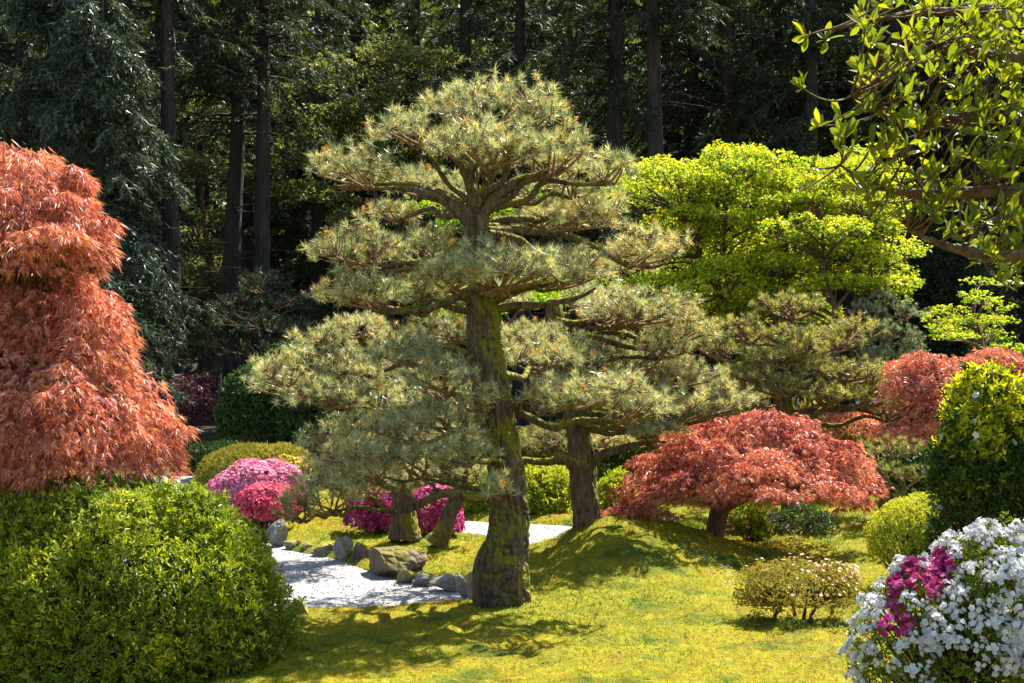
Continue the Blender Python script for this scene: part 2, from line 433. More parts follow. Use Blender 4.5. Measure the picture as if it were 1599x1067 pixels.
ground = mb.build('ground', M_GROUND); tag(ground, kind='structure')
# gravel sheet lies in the hollows of the ground
mb = MB()
gxs = np.arange(-9, 4.01, .25); gys = np.arange(13.5, 31.01, .25)
gx, gy = np.meshgrid(gxs, gys); n1 = len(gxs); n2 = len(gys)
ii = (np.arange(n2 - 1)[:, None] * n1 + np.arange(n1 - 1)[None, :]).ravel()
mb.add(np.stack([gx.ravel(), gy.ravel(), .008 * (vnoise(np.stack([gx.ravel(), gy.ravel(), gx.ravel() * 0], 1) * 1.3, 4) - .5)], 1), q=np.stack([ii, ii + 1, ii + n1 + 1, ii + n1], 1))
gravel = mb.build('gravel_path', M_GRAVEL); tag(gravel, kind='structure')

# ------------------------------------------------------------------ trunks and branches
def catmull(pts, n):
    pts = np.asarray(pts, float)
    e = np.concatenate([2 * pts[:1] - pts[1:2], pts, 2 * pts[-1:] - pts[-2:-1]])
    t = np.linspace(0, len(pts) - 1 - 1e-6, n); i = t.astype(int); f = (t - i)[:, None]
    a, b, c, d = e[i], e[i + 1], e[i + 2], e[i + 3]
    return .5 * (2 * b + (c - a) * f + (2 * a - 5 * b + 4 * c - d) * f ** 2 + (3 * b - a - 3 * c + d) * f ** 3)
def limb(mb, path, rad, rings=24, sides=8, bark=0., bscale=9., seed=0, cap=True):
    """one continuous tapered limb with bark relief"""
    pr = catmull(np.concatenate([np.asarray(path), np.asarray(rad)[:, None]], 1), rings)
    p, r = pr[:, :3], np.maximum(pr[:, 3], .002)
    tan = norm(np.gradient(p, axis=0))
    u = np.zeros_like(p); ref = np.array([0, 1., 0]) if abs(tan[0, 1]) < .8 else np.array([1., 0, 0])
    for k in range(rings):
        ref = norm((ref - tan[k] * (ref @ tan[k]))[None])[0]; u[k] = ref
    w = np.cross(tan, u)
    an = np.arange(sides) * 2 * np.pi / sides
    dirs = np.cos(an)[None, :, None] * u[:, None] + np.sin(an)[None, :, None] * w[:, None]
    v = p[:, None] + r[:, None, None] * dirs
    if bark > 0:
        q = v * np.array([bscale, bscale, bscale * .38])
        q = q + (vnoise(v * 6, seed + 9)[..., None] - .5) * 1.0
        rid = np.abs(vnoise(q, seed) - .5) * 2
        rid2 = np.abs(vnoise(q * 2.1 + 5, seed + 3) - .5) * 2
        disp = np.clip(rid * 3.6, 0, 1) * .7 + np.clip(rid2 * 3., 0, 1) * .3 - .7
        big = vnoise(v * 2.2, seed + 5) - .5
        v = v + dirs * (bark * disp + bark * .9 * big)[..., None]
    k = np.arange(rings - 1)[:, None] * sides; j = np.arange(sides)[None, :]; j2 = (j + 1) % sides
    q = np.stack([k + j, k + j2, k + sides + j2, k + sides + j], -1)
    mb.add(v.reshape(-1, 3), q=q)
    if cap:
        b = (rings - 1) * sides
        mb.add(np.concatenate([v[-1], p[-1:] + tan[-1:] * r[-1] * .3]), t=np.stack([np.arange(sides), (np.arange(sides) + 1) % sides, np.full(sides, sides)], 1))
    return p, r
def wiggle(a, b, rng, n=5, amp=.08, sag=0.):
    a = np.asarray(a); b = np.asarray(b)
    t = np.linspace(0, 1, n)[:, None]
    L = np.linalg.norm(b - a)
    p = a + (b - a) * t
    p = p + rng.normal(size=(n, 3)) * amp * L * np.sin(np.pi * t) * np.array([1, 1, .8])
    p[:, 2] += (sag * L * np.sin(np.pi * t))[:, 0]
    return p

def pine_pad(c, R, base, n, nl, nn, nw, rng, tint=(.45, .2), low=-.05, tws=1.):
    """one cloud-pruned pad: twigs fanning from its base, a needle tuft on every twig"""
    ned = MB(); tw = MB()
    c = np.asarray(c); R = np.asarray(R)
    d = sphere_dirs(n, rng, low)
    lum = 1 + .5 * (vnoise(d * 2.3 + c * 3.1) - .5)
    r = (1 - .55 * rng.uniform(0, 1, n) ** 1.3) * lum
    T = c + d * R * r[:, None]
    out = norm(d / R)
    td = norm(out * .55 + np.array([0, 0, .75]) + rng.normal(size=(n, 3)) * .28)
    # limbs inside the pad
    k = max(7, int(n / 13))
    kd = sphere_dirs(k, rng, -.25)
    K = c + kd * R * rng.uniform(.45, .7, k)[:, None] - np.array([0, 0, .18 * R[2]])
    B = np.repeat(base[None], k, 0) + rng.normal(size=(k, 3)) * R * np.array([.16, .16, .05])
    mid = (B + K) / 2 + rng.normal(size=(k, 3)) * R * .12; mid[:, 2] = B[:, 2] * .6 + K[:, 2] * .4
    rs = (.012 + .010 * np.clip(R[0], 0, 1)) * tws
    tubes(tw, np.stack([B, mid, K], 1), np.full(k, rs), np.full(k, rs * .55), 4, 4)
    di = ((T[:, None] - K[None]) ** 2).sum(2); near = di.argmin(1)
    A = K[near]
    m2 = (A + T) / 2 + rng.normal(size=(n, 3)) * .035; m2[:, 2] -= .02
    tubes(tw, np.stack([A, m2, T], 1), np.full(n, rs * .42), np.full(n, .0035), 2, 3)
    # tufts
    tt = np.clip(tint[0] + tint[1] * rng.normal(size=n) + .22 * (vnoise(T * 2.1, 7) - .5), 0, .93)
    ts = rng.uniform(.68, 1.28, n)                          # tufts differ in size and fullness
    ti = np.repeat(np.arange(n), (nn * rng.uniform(.55, 1.4, n)).astype(int)); N = len(ti)
    nd = norm(td[ti] * rng.uniform(.15, 1.1, N)[:, None] + rng.normal(size=(N, 3)) * .55)
    st = T[ti] - td[ti] * (rng.uniform(0, 1, N) * nl * .55)[:, None]
    cc = np.clip(tt[ti] + rng.normal(size=N) * .1, 0, 1)
    cc = np.where(rng.uniform(size=N) < .03, 1., cc)
    needles(ned, st, nd, nl * ts[ti] * rng.uniform(.65, 1.15, N), nw, cc, rng)
    return ned, tw, T, td

CONE_MESHES = []
def cone_mesh():
    if not CONE_MESHES:
        for s in range(3):
            rng = RNG(900 + s); b = MB()
            n = 46
            z = rng.uniform(0, 1, n); a = rng.uniform(0, 6.28, n)
            p = np.stack([.010 * np.cos(a), .010 * np.sin(a), z * .055], 1)
            d = norm(np.stack([np.cos(a), np.sin(a), np.full(n, .5)], 1))
            leaves(b, p, d, np.repeat([[0, 0, 1.]], n, 0), .016, .014, rng.uniform(0, 1, n), fold=.3)
            m = b.mesh('pollen_cone'); m.materials.append(M_CONE); CONE_MESHES.append(m)
    return CONE_MESHES
def pine(label, base, trunk, trad, pads, d0, seed, mat, dens=190, nl=.085, nn=38, nw=.0042, bark=.02, sides=40, rings=120, cones=0, tint=(.45, .2), extra=None, cat='pine tree', tuftmax=260, group=None, mbark=None, low=-.2, tws=1., puff=(1.06, 1.3)):
    """pads: (px, py, hw, hh, d, attach_py or None[, tint])"""
    rng = RNG(seed); mbark = mbark or M_PINEBARK
    root = thing('pine_tree', base, label, cat, group)
    mb = MB(); limb(mb, trunk, trad, rings, sides, bark, 13., seed)
    part(mb, 'trunk', mbark, root)
    tr = catmull(np.concatenate([np.asarray(trunk), np.asarray(trad)[:, None]], 1), 200)
    spots = []
    for pd in pads:
        px, py, hw, hh, d, at = pd[:6]
        tn = pd[6] if len(pd) > 6 else tint
        hw = hw * puff[0]; hh = hh * puff[1]
        s = S(d); c = P(px, py, d); R = np.array([hw * s, hw * s * .8, hh * s])
        bz = c[2] - R[2] * .55
        if at is None: at = py + hh * .5
        if isinstance(at, tuple): a = P(*at); ra = .05       # grows from a limb, not from the trunk
        else:
            zt = CAMZ + (533.5 - at) * S(d0)
            k = np.abs(tr[:, 2] - zt).argmin(); a = tr[k, :3]; ra = tr[k, 3]
        bdir = a - c; bdir[2] = 0; L = np.linalg.norm(bdir)
        base_p = np.array([c[0], c[1], bz]) + (bdir / max(L, .01)) * min(R[0] * .35, L * .6)
        n = int(np.clip(dens * math.pi * R[0] * R[1], 26, tuftmax))
        ned, tw, T, td = pine_pad(c, R, base_p, n, nl, nn, nw, rng, tn, low, tws)
        # the limb that carries the pad
        Lb = np.linalg.norm(base_p - a)
        r0 = min(ra * .5, .018 + .022 * Lb)
        mb = MB(); path = wiggle(a, base_p, rng, 6, .055, .06 if base_p[2] >= a[2] else -.03)
        limb(mb, path, np.linspace(r0, max(.013, r0 * .45), 6), 22, 9, r0 * .22, 14., seed + int(px))
        part(mb, 'branch', mbark, root)
        fp = part(ned, 'foliage_pad', mat, root)
        part(tw, 'twigs', M_TWIG, fp)
        spots.append(np.concatenate([T, td], 1))
    if cones:
        sp = np.concatenate(spots); sp = sp[rng.choice(len(sp), min(cones, len(sp)), replace=False)]
        cm = cone_mesh()
        for k, q in enumerate(sp):
            o = link('pollen_cone', cm[k % 3], root)
            o.location = q[:3] - base
            o.rotation_euler = Vector(norm((q[3:] + np.array([0, 0, .5]))[None])[0]).to_track_quat('Z', 'Y').to_euler()
            o.scale = (rng.uniform(.8, 1.4),) * 3
    if extra: extra(root, rng, tr)
    return root

# ---- main pine
D0 = 14.3
def T0(pts, d=D0): return [P(*p, d) if len(p) == 2 else P(*p) for p in pts]
main_tr = T0([(784, 978), (784, 940), (782, 902), (785, 874), (792, 848), (795, 815), (796, 770), (784, 700), (768, 620), (757, 540), (752, 480), (747, 420), (744, 370), (743, 338)])
main_rd = [x * S(D0) for x in (50, 45, 44, 40, 33, 31, 29, 27, 29, 25, 23, 20, 20, 18)]
main_pads = [
    (775, 172, 92, 46, 14.3, 300), (705, 165, 45, 26, 14.6, 300), (845, 180, 45, 34, 14.0, 300),
    (632, 207, 66, 30, 14.0, 320), (760, 232, 100, 40, 13.6, 330), (545, 268, 72, 38, 14.1, 335),
    (872, 238, 72, 46, 14.1, 320), (655, 290, 58, 26, 15.2, 335), (915, 285, 62, 36, 14.6, 330),
    (840, 300, 55, 28, 15.2, 335), (885, 345, 85, 30, 14.9, 362, (.58, .22)), (820, 350, 40, 22, 15.4, 365),
    (1010, 392, 70, 36, 15.0, 362, (.66, .2)), (955, 415, 70, 26, 15.4, 366, (.6, .2)),
    (560, 395, 82, 36, 14.2, 376), (665, 388, 62, 30, 14.9, 378),
    (785, 428, 112, 42, 13.5, 455), (895, 425, 66, 36, 13.9, 470), (700, 435, 55, 30, 13.4, 450),
    (565, 462, 76, 32, 14.0, 478), (650, 455, 50, 24, 14.8, 478), 
    (690, 520, 60, 24, 14.9, 548), (640, 555, 70, 30, 13.8, 550, (.36, .16)), (690, 592, 62, 38, 13.5, 560, (.32, .16)),
    (745, 625, 40, 26, 13.6, 640), (690, 655, 66, 30, 13.9, 650, (.4, .18)), (625, 672, 66, 34, 13.5, 660),
    (720, 705, 58, 34, 13.4, 720), (640, 725, 76, 38, 13.5, (690, 771, 13.65), (.58, .2)), (565, 728, 70, 42, 13.3, (650, 790, 13.6), (.58, .2)),
    (505, 775, 60, 44, 13.2, (548, 794, 13.6), (.58, .2)), (570, 765, 50, 24, 13.7, (600, 797, 13.6)), (462, 800, 36, 22, 13.2, (522, 799, 13.6)), (775, 765, 34, 22, 13.3, 770),
    (960, 268, 42, 28, 14.3, 330), (930, 325, 58, 24, 15.0, 350, (.55, .22)), (610, 335, 48, 15, 15.3, 340, (.6, .2)),
    (690, 600, 70, 30, 16.3, 600), (735, 650, 60, 30, 16.6, 660), (770, 470, 70, 30, 15.9, 490), (850, 560, 60, 26, 15.8, 580), (690, 300, 60, 26, 15.9, 330), (790, 250, 70, 30, 15.4, 300),
    (870, 628, 62, 24, 13.9, 632), (950, 615, 74, 30, 13.6, 635), (1000, 640, 60, 30, 14.2, 636),
]
def main_extra(root, rng, tr):
    # crown limbs of the fork and the mossy low limb
    def L(pts, r0, r1, d=D0, name='branch'):
        mb = MB(); k = tr[np.abs(tr[:, 2] - P(*pts[0], D0)[2]).argmin(), :3]     # starts inside the trunk
        p = [k, *[P(*q, D0 + (d - D0) * min(1, (j + 1) * .3)) for j, q in enumerate(pts[1:])]]
        limb(mb, p, np.linspace(r0, r1, len(p)), 40, 12, r0 * .22, 14., int(pts[0][0]))
        part(mb, name, M_PINEBARK, root)
    L([(742, 350), (722, 332), (700, 314), (672, 302), (640, 292), (598, 290), (555, 293), (520, 292)], .1, .022, 14.25)
    L([(745, 350), (752, 318), (760, 295), (768, 262), (772, 228)], .085, .03)
    L([(746, 345), (768, 312), (792, 294), (820, 280), (850, 276), (880, 262)], .085, .025, 14.2)
    L([(742, 345), (738, 305), (730, 280), (718, 256), (700, 238)], .07, .02, 14.0)
    L([(758, 362), (800, 360), (840, 362), (900, 372), (960, 402), (1010, 418), (1050, 408)], .055, .014, 14.9)
    L([(742, 372), (715, 385), (690, 402), (650, 418), (600, 424), (560, 420)], .055, .014, 14.2)
    L([(745, 475), (722, 462), (705, 468), (670, 482), (620, 488), (580, 486)], .06, .016, 14.1)
    L([(760, 485), (790, 462), (830, 450), (880, 440)], .055, .016, 14.0)
    L([(765, 490), (800, 478), (850, 476), (900, 466), (930, 450)], .05, .014, 14.3)
    L([(760, 562), (725, 552), (700, 542), (670, 545), (640, 562), (600, 580)], .05, .014, 14.0)
    L([(790, 640), (815, 628), (850, 620), (900, 632), (950, 640)], .06, .016, 14.0)
    L([(795, 785), (775, 772), (740, 778), (700, 770), (672, 778), (640, 795), (600, 798), (560, 792), (520, 800)], .06, .014, 13.6)
    L([(720, 775), (690, 752), (660, 748), (630, 752), (600, 745)], .03, .008, 13.5)
pine('tall cloud-pruned pine with mossy thick trunk and swollen base, the biggest of the pines', P(784, 962, D0), main_tr, main_rd, main_pads, D0, 11, M_NEEDLE,
     dens=150, nl=.1, nn=40, nw=.0058, bark=.05, sides=110, rings=270, cones=150, tint=(.47, .22), extra=main_extra)

# ---- second pine on the mound
D1 = 17.4
sec_tr = T0([(917, 850), (916, 820), (912, 760), (905, 690), (897, 640), (884, 590), (874, 540), (866, 490), (864, 468)], D1)
sec_rd = [x * S(D1) for x in (30, 23, 21, 19, 18, 15, 14, 14, 9)]
sec_pads = [
    (1000, 490, 100, 32, 17.0, 520), (930, 470, 60, 24, 17.9, 500), (1065, 520, 62, 30, 17.2, 525, (.6, .2)), (850, 545, 76, 34, 16.9, 560, (.36, .18)),
    (820, 522, 46, 20, 17.8, 545), (935, 548, 60, 28, 17.6, 560, (.4, .2)), (1010, 568, 76, 28, 17.6, 580, (.5, .2)), (1075, 590, 60, 26, 17.2, 600, (.56, .2)),
    (985, 635, 62, 32, 16.7, 650, (.5, .2)), (1060, 640, 70, 34, 16.8, 652, (.6, .18)), (1125, 632, 58, 34, 16.9, 652, (.5, .18)), (900, 600, 50, 22, 18.2, 610),
    (893, 562, 48, 24, 16.6, 570, (.45, .2)), (880, 606, 52, 24, 16.7, 610, (.5, .2)), (935, 596, 46, 22, 16.9, 600, (.5, .2)), (1040, 545, 50, 22, 17.0, 560, (.6, .2)),
    (850, 690, 46, 20, 18.0, 715, (.6, .2)), (960, 690, 46, 18, 18., 720, (.6, .2)), (1030, 675, 52, 18, 16.7, 655, (.5, .2)),
]
def sec_extra(root, rng, tr):
    def L(pts, r0, r1, d=D1):
        mb = MB(); p = T0(pts, d); limb(mb, p, np.linspace(r0, r1, len(p)), 30, 10, r0 * .22, 14., int(pts[0][0])); part(mb, 'branch', M_PINEBARK, root)
    L([(915, 735), (935, 712), (965, 702), (1010, 690), (1040, 690)], .075, .02, 17.3)
    L([(908, 725), (880, 718), (845, 722), (810, 718), (770, 728)], .075, .02, 17.3)
    L([(900, 655), (930, 668), (960, 668), (1000, 672), (1060, 668)], .05, .015, 17.)
    L([(873, 545), (920, 525), (970, 520), (1020, 540), (1060, 560)], .05, .014, 17.4)
    L([(868, 500), (900, 505), (950, 500), (1010, 520), (1060, 545), (1100, 560)], .045, .012, 17.2)
pine('pine with bare upright trunk standing on the mossy mound', P(917, 842, D1), sec_tr, sec_rd, sec_pads, D1, 22, M_NEEDLE,
     dens=150, nl=.092, nn=38, nw=.0062, low=-.15, tws=1.25, bark=.028, sides=60, rings=160, cones=40, tint=(.5, .2), extra=sec_extra)

# ---- pine whose trunk rises among the magenta azaleas
D2 = 18.6
pine('low spreading pine rising among the magenta azaleas behind the biggest pine', P(630, 828, D2), T0([(632, 840), (630, 800), (627, 740), (615, 680), (600, 620), (580, 560), (560, 520)], D2), [x * S(D2) for x in (26, 19, 17, 14, 12, 9, 6)],
     [(560, 512, 58, 22, 18.4, 530, (.62, .2)), (505, 545, 62, 30, 18.2, 560, (.5, .2)), (600, 545, 60, 28, 18.9, 570, (.6, .2)), (560, 580, 70, 32, 17.9, 600, (.5, .2)),
      (455, 588, 68, 34, 17.8, 610, (.58, .2)), (510, 620, 72, 30, 17.6, 630, (.4, .18)), (430, 605, 42, 22, 18.4, 620, (.5, .2)), (590, 625, 66, 30, 17.8, 640, (.45, .2)), (560, 660, 60, 28, 18.6, 680), (500, 690, 40, 26, 17.8, 700, (.45, .2)),
      (545, 700, 62, 28, 18., 712, (.5, .2)), (650, 690, 56, 30, 18.9, 712), (610, 750, 58, 26, 18.4, 756, (.4, .2)), (500, 742, 44, 28, 18., 750, (.4, .2))],
     D2, 33, M_NEEDLE, dens=140, nl=.095, nn=36, nw=.0065, bark=.02, sides=40, rings=100, cones=15, tint=(.48, .2))
D2b = 18.2
pine('small pine with a leaning mossy trunk next to the magenta azaleas', P(688, 842, D2b), T0([(682, 850), (692, 830), (704, 800), (716, 775), (722, 740), (715, 700)], D2b), [x * S(D2b) for x in (22, 15, 13, 12, 10, 7)],
     [(720, 690, 46, 26, 18.2, 710), (690, 735, 44, 22, 17.9, 745), (760, 740, 36, 20, 18.4, 750), (735, 660, 40, 20, 18.5, 700)],
     D2b, 44, M_NEEDLE, dens=140, nl=.09, nn=34, nw=.0065, bark=.02, sides=32, rings=60, tint=(.42, .2))

# ---- pines on the right
D3 = 22.0
pine('spreading pine with dark twisted trunk and yellowish pads behind the pink weeping maple', P(1232, 815, D3), T0([(1238, 825), (1236, 760), (1232, 690), (1228, 640), (1222, 605), (1238, 560), (1228, 525), (1236, 495)], D3), [x * S(D3) for x in (19, 15, 13, 13, 11, 7, 6, 4)],
     [(1235, 482, 52, 22, 22.0, 510), (1150, 520, 50, 24, 21.8, 555), (1110, 545, 44, 22, 21.6, 575), (1180, 548, 46, 20, 22.4, 570), (1205, 562, 52, 20, 21.5, 590), (1290, 540, 50, 24, 22.0, 575),
      (1330, 520, 46, 26, 22.3, 570), (1262, 575, 46, 20, 21.6, 600), (1320, 585, 56, 22, 21.6, 610), (1150, 590, 52, 18, 21.8, 610), (1220, 606, 44, 20, 21.3, 620), (1300, 620, 58, 22, 21.4, 650), (1365, 622, 48, 22, 21.6, 655), (1232, 530, 50, 20, 21.5, 560), (1185, 590, 44, 18, 21.4, 610), (1255, 548, 40, 18, 21.3, 570), (1355, 600, 44, 20, 21.9, 620), (1380, 590, 36, 20, 22.2, 610), (1395, 645, 30, 18, 21.6, 660), (1165, 625, 40, 14, 22.2, 640), (1125, 605, 44, 20, 22.3, 620)],
     D3, 55, M_NEEDLEY, dens=125, nl=.08, nn=34, nw=.0072, bark=.025, sides=36, rings=90, tint=(.42, .24), cones=10, low=-.02, tws=1.7, puff=(1.16, 1.35),
     extra=lambda root, rng, tr: part((lambda b: (limb(b, T0([(1240, 662), (1262, 658), (1285, 640), (1320, 636), (1350, 642), (1380, 650)], 21.7), [.07, .06, .05, .04, .025, .015], 30, 9, .012, 12., 5), b)[1])(MB()), 'branch', M_PINEBARK, root))
D4 = 25.
pine('grey-green pine with small round pads in front of the dark conical evergreen', P(1380, 770, D4), T0([(1385, 790), (1382, 700), (1378, 600), (1382, 520), (1380, 475)], D4), [x * S(D4) for x in (14, 11, 9, 7, 4)],
     [(1378, 463, 24, 12, 25, 480), (1350, 487, 32, 16, 24.8, 510), (1418, 490, 34, 18, 24.8, 515), (1370, 512, 32, 14, 24.6, 530), (1402, 528, 40, 18, 24.6, 545), (1425, 552, 34, 16, 24.6, 565), (1380, 560, 40, 18, 24.5, 580), (1340, 540, 34, 18, 25.2, 560), (1400, 585, 36, 16, 24.6, 600)],
     D4, 66, M_NEEDLEB, dens=130, nl=.07, nn=28, nw=.0065, bark=.02, sides=24, rings=60, tint=(.5, .22))
D5 = 19.8
pine('small bushy pine beside the clipped yellow-green shrub', P(1380, 832, D5), T0([(1380, 845), (1378, 800), (1384, 760), (1376, 725)], D5), [x * S(D5) for x in (10, 8, 7, 4)],
     [(1350, 705, 34, 20, 19.7, 740), (1405, 700, 36, 20, 19.7, 735), (1380, 740, 38, 20, 19.5, 760), (1425, 745, 34, 20, 19.8, 765), (1345, 750, 28, 18, 20., 770), (1410, 785, 40, 20, 19.8, 795)],
     D5, 77, M_NEEDLEY, dens=150, nl=.07, nn=30, nw=.005, bark=.015, sides=20, rings=50, tint=(.35, .2))
D6 = 33.5
pine('dark blue-green pine in deep shade at the edge of the wood', P(425, 735, D6), T0([(430, 742), (428, 660), (424, 590), (418, 520), (412, 450)], D6), [x * S(D6) for x in (11, 9, 8, 6, 3)],
     [(412, 445, 42, 22, 33.5, 470), (380, 480, 46, 22, 33.2, 505), (440, 478, 50, 22, 33.4, 505), (400, 515, 64, 26, 32.8, 545), (465, 520, 46, 24, 33.2, 545), (360, 535, 40, 22, 33., 560), (420, 555, 70, 24, 32.6, 585), (480, 560, 40, 20, 33.4, 585)],
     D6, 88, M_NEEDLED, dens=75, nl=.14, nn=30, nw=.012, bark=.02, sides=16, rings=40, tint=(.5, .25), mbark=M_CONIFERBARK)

# ------------------------------------------------------------------ maples
def weeping_maple(label, base, ells, stems, seed, mat, dens, L, w, lobes=7, tint=(.45, .22), drop=.85, diamond=False, depth=.35, name='weeping_maple', zmin=-.35, lump=.16, bark=None, group=None, lobe=None, spread=1.15, loose=.33):
    rng = RNG(seed)
    root = thing(name, base, label, 'maple tree', group)
    E = [(P(px, py, d), np.array([hw * S(d), (hw * S(d) * .9 if len(e) < 6 else e[5]), hh * S(d)])) for e in ells for (px, py, hw, hh, d) in [e[:5]]]
    bark = bark or M_MAPLEBARK
    tp = None
    mb = MB()
    for path, r0, r1 in stems[:1]:
        limb(mb, path, np.linspace(r0, r1, len(path)) if np.isscalar(r0) else r0, 50, 20, (r0 if np.isscalar(r0) else r0[0]) * .16, 8., seed)
    part(mb, 'trunk', bark, root)
    for path, r0, r1 in stems[1:]:
        mb = MB(); limb(mb, path, np.linspace(r0, r1, len(path)), 26, 9, r0 * .12, 9., seed)
        part(mb, 'branch', bark, root)
    if lobe:                    # drooping clumps of foliage standing proud of the crown
        ln, lr = lobe
        lp, lnr = shell(E, 40, rng, .02, -.2, lump, 2.2)
        for k in rng.choice(len(lp), min(ln, len(lp)), replace=False):
            r_ = lr * rng.uniform(.65, 1.3)
            E.append((lp[k] - lnr[k] * r_ * .15, np.array([r_, r_, r_ * .6])))
    p, nr = shell(E, dens, rng, depth, zmin, lump, 3.0)
    # twigs
    n = len(p); k = max(20, n // 40)
    idx = rng.choice(n, k, replace=False)
    top = np.asarray(stems[0][0][-1])
    tw = MB(); A = top + (p[idx] - top) * rng.uniform(.1, .5, k)[:, None]; m = (A + p[idx]) / 2; m[:, 2] += .12 * np.linalg.norm(p[idx] - A, axis=1)
    tubes(tw, np.stack([A, m, p[idx]], 1), np.full(k, .012), np.full(k, .003), 4, 3)
    part(tw, 'twigs', bark, root)
    hor = nr.copy(); hor[:, 2] = 0
    d = norm(hor * .75 + np.array([0, 0, -drop]) + rng.normal(size=(n, 3)) * loose + nr * .25)
    up = norm(nr + rng.normal(size=(n, 3)) * .35)
    c = np.clip(tint[0] + tint[1] * rng.normal(size=n) + .6 * (vnoise(p * 3.3, seed) - .5) , 0, 1)
    mb = MB()
    palmate(mb, p, d, up, L * rng.uniform(.75, 1.2, n), w, c, lobes, spread, rng, diamond, .22)
    part(mb, 'foliage', mat, root, True)
    return root

gl = gz(*P(60, 700, 12.9)[:2])
lm = P(20, 700, 12.9)
weeping_maple('big weeping maple with orange-red feathery leaves overhanging the large clipped azalea', (lm[0], lm[1], gl),
    [(10, 345, 120, 118, 12.55), (85, 385, 92, 72, 12.4), (20, 410, 132, 66, 12.3), (15, 575, 160, 150, 12.75), (60, 500, 100, 90, 12.8), (100, 665, 165, 100, 12.4), (122, 560, 90, 105, 12.55), (-90, 560, 150, 260, 13.4), (40, 700, 190, 66, 12.6), (215, 705, 72, 56, 12.3), (110, 735, 170, 48, 12.5), (-20, 740, 170, 60, 12.7)],
    [([(lm[0], lm[1], gl - .1), (lm[0] + .05, lm[1], gl + .5), (lm[0] - .08, lm[1] - .05, gl + 1.1), (lm[0] + .02, lm[1], gl + 1.9), (lm[0], lm[1], gl + 2.7)], .17, .05),
     ([(lm[0], lm[1], gl + 1.), tuple(P(120, 640, 12.6)), tuple(P(190, 690, 12.5))], .07, .02), ([(lm[0], lm[1], gl + 1.8), tuple(P(80, 440, 12.7)), tuple(P(120, 480, 12.6))], .06, .02)],
    101, M_RED, 540, .125, .0095, 7, (.5, .24), .72, False, .42, lobe=(90, .13), spread=.85, loose=.22)
rm = P(1118, 866, 17.9)
weeping_maple('domed weeping maple with pinkish red leaves and one bare trunk on the lawn', rm,
    [(1165, 745, 150, 85, 17.9), (1075, 775, 110, 72, 17.7), (1265, 765, 110, 70, 17.8), (1025, 805, 60, 42, 17.6), (1312, 792, 46, 40, 17.8), (1190, 700, 85, 46, 17.9), (1200, 770, 120, 60, 17.1), (1230, 770, 90, 34, 18.6)],
    [(T0([(1118, 872), (1116, 845), (1120, 815), (1128, 790), (1150, 750)], 17.9), [.16, .125, .12, .11, .06], .05),
     (T0([(1126, 800), (1095, 775), (1050, 770)], 17.8), .06, .02), (T0([(1128, 795), (1190, 770), (1260, 760)], 17.9), .06, .02)],
    102, M_RED2, 520, .09, .0125, 7, (.5, .22), .75, False, .38, lobe=(60, .22), zmin=-.1)
rm2 = P(1460, 790, 21.)
weeping_maple('red weeping maple with layered mounds between the small pine and the camellia', rm2,
    [(1465, 600, 78, 42, 21.), (1530, 590, 60, 36, 21.2), (1420, 615, 44, 36, 20.8), (1480, 640, 70, 30, 20.8), (1450, 690, 60, 28, 20.6), (1520, 690, 60, 40, 20.8), (1580, 620, 60, 60, 21.)],
    [(T0([(1470, 800), (1465, 740), (1450, 690), (1462, 640), (1470, 610)], 21.), .1, .04), (T0([(1455, 700), (1420, 650), (1400, 640)], 21.), .045, .015)],
    103, M_RED2, 420, .09, .014, 6, (.6, .22), .7, False, .38, lobe=(26, .26))
rm3 = P(1335, 790, 24.)
weeping_maple('low orange-red maple glimpsed beneath the branches of the spreading pine', rm3,
    [(1335, 672, 66, 30, 23.6), (1275, 652, 44, 22, 24.), (1390, 668, 44, 24, 24.), (1345, 650, 60, 18, 24.2)],
    [(T0([(1335, 800), (1332, 740), (1338, 690)], 23.8), .08, .03)],
    104, M_RED, 420, .09, .014, 6, (.55, .25), .7, False, .4)
pm = P(302, 735, 32.)
weeping_maple('dark purple round maple in the shade behind the big orange-red maple', pm,
    [(302, 635, 56, 52, 32.), (270, 650, 40, 40, 32.), (330, 650, 36, 36, 31.8)],
    [(T0([(302, 742), (300, 700), (302, 650)], 32.), .09, .03)],
    105, M_PURPLE, 380, .12, .02, 5, (.5, .25), .6, False, .35)

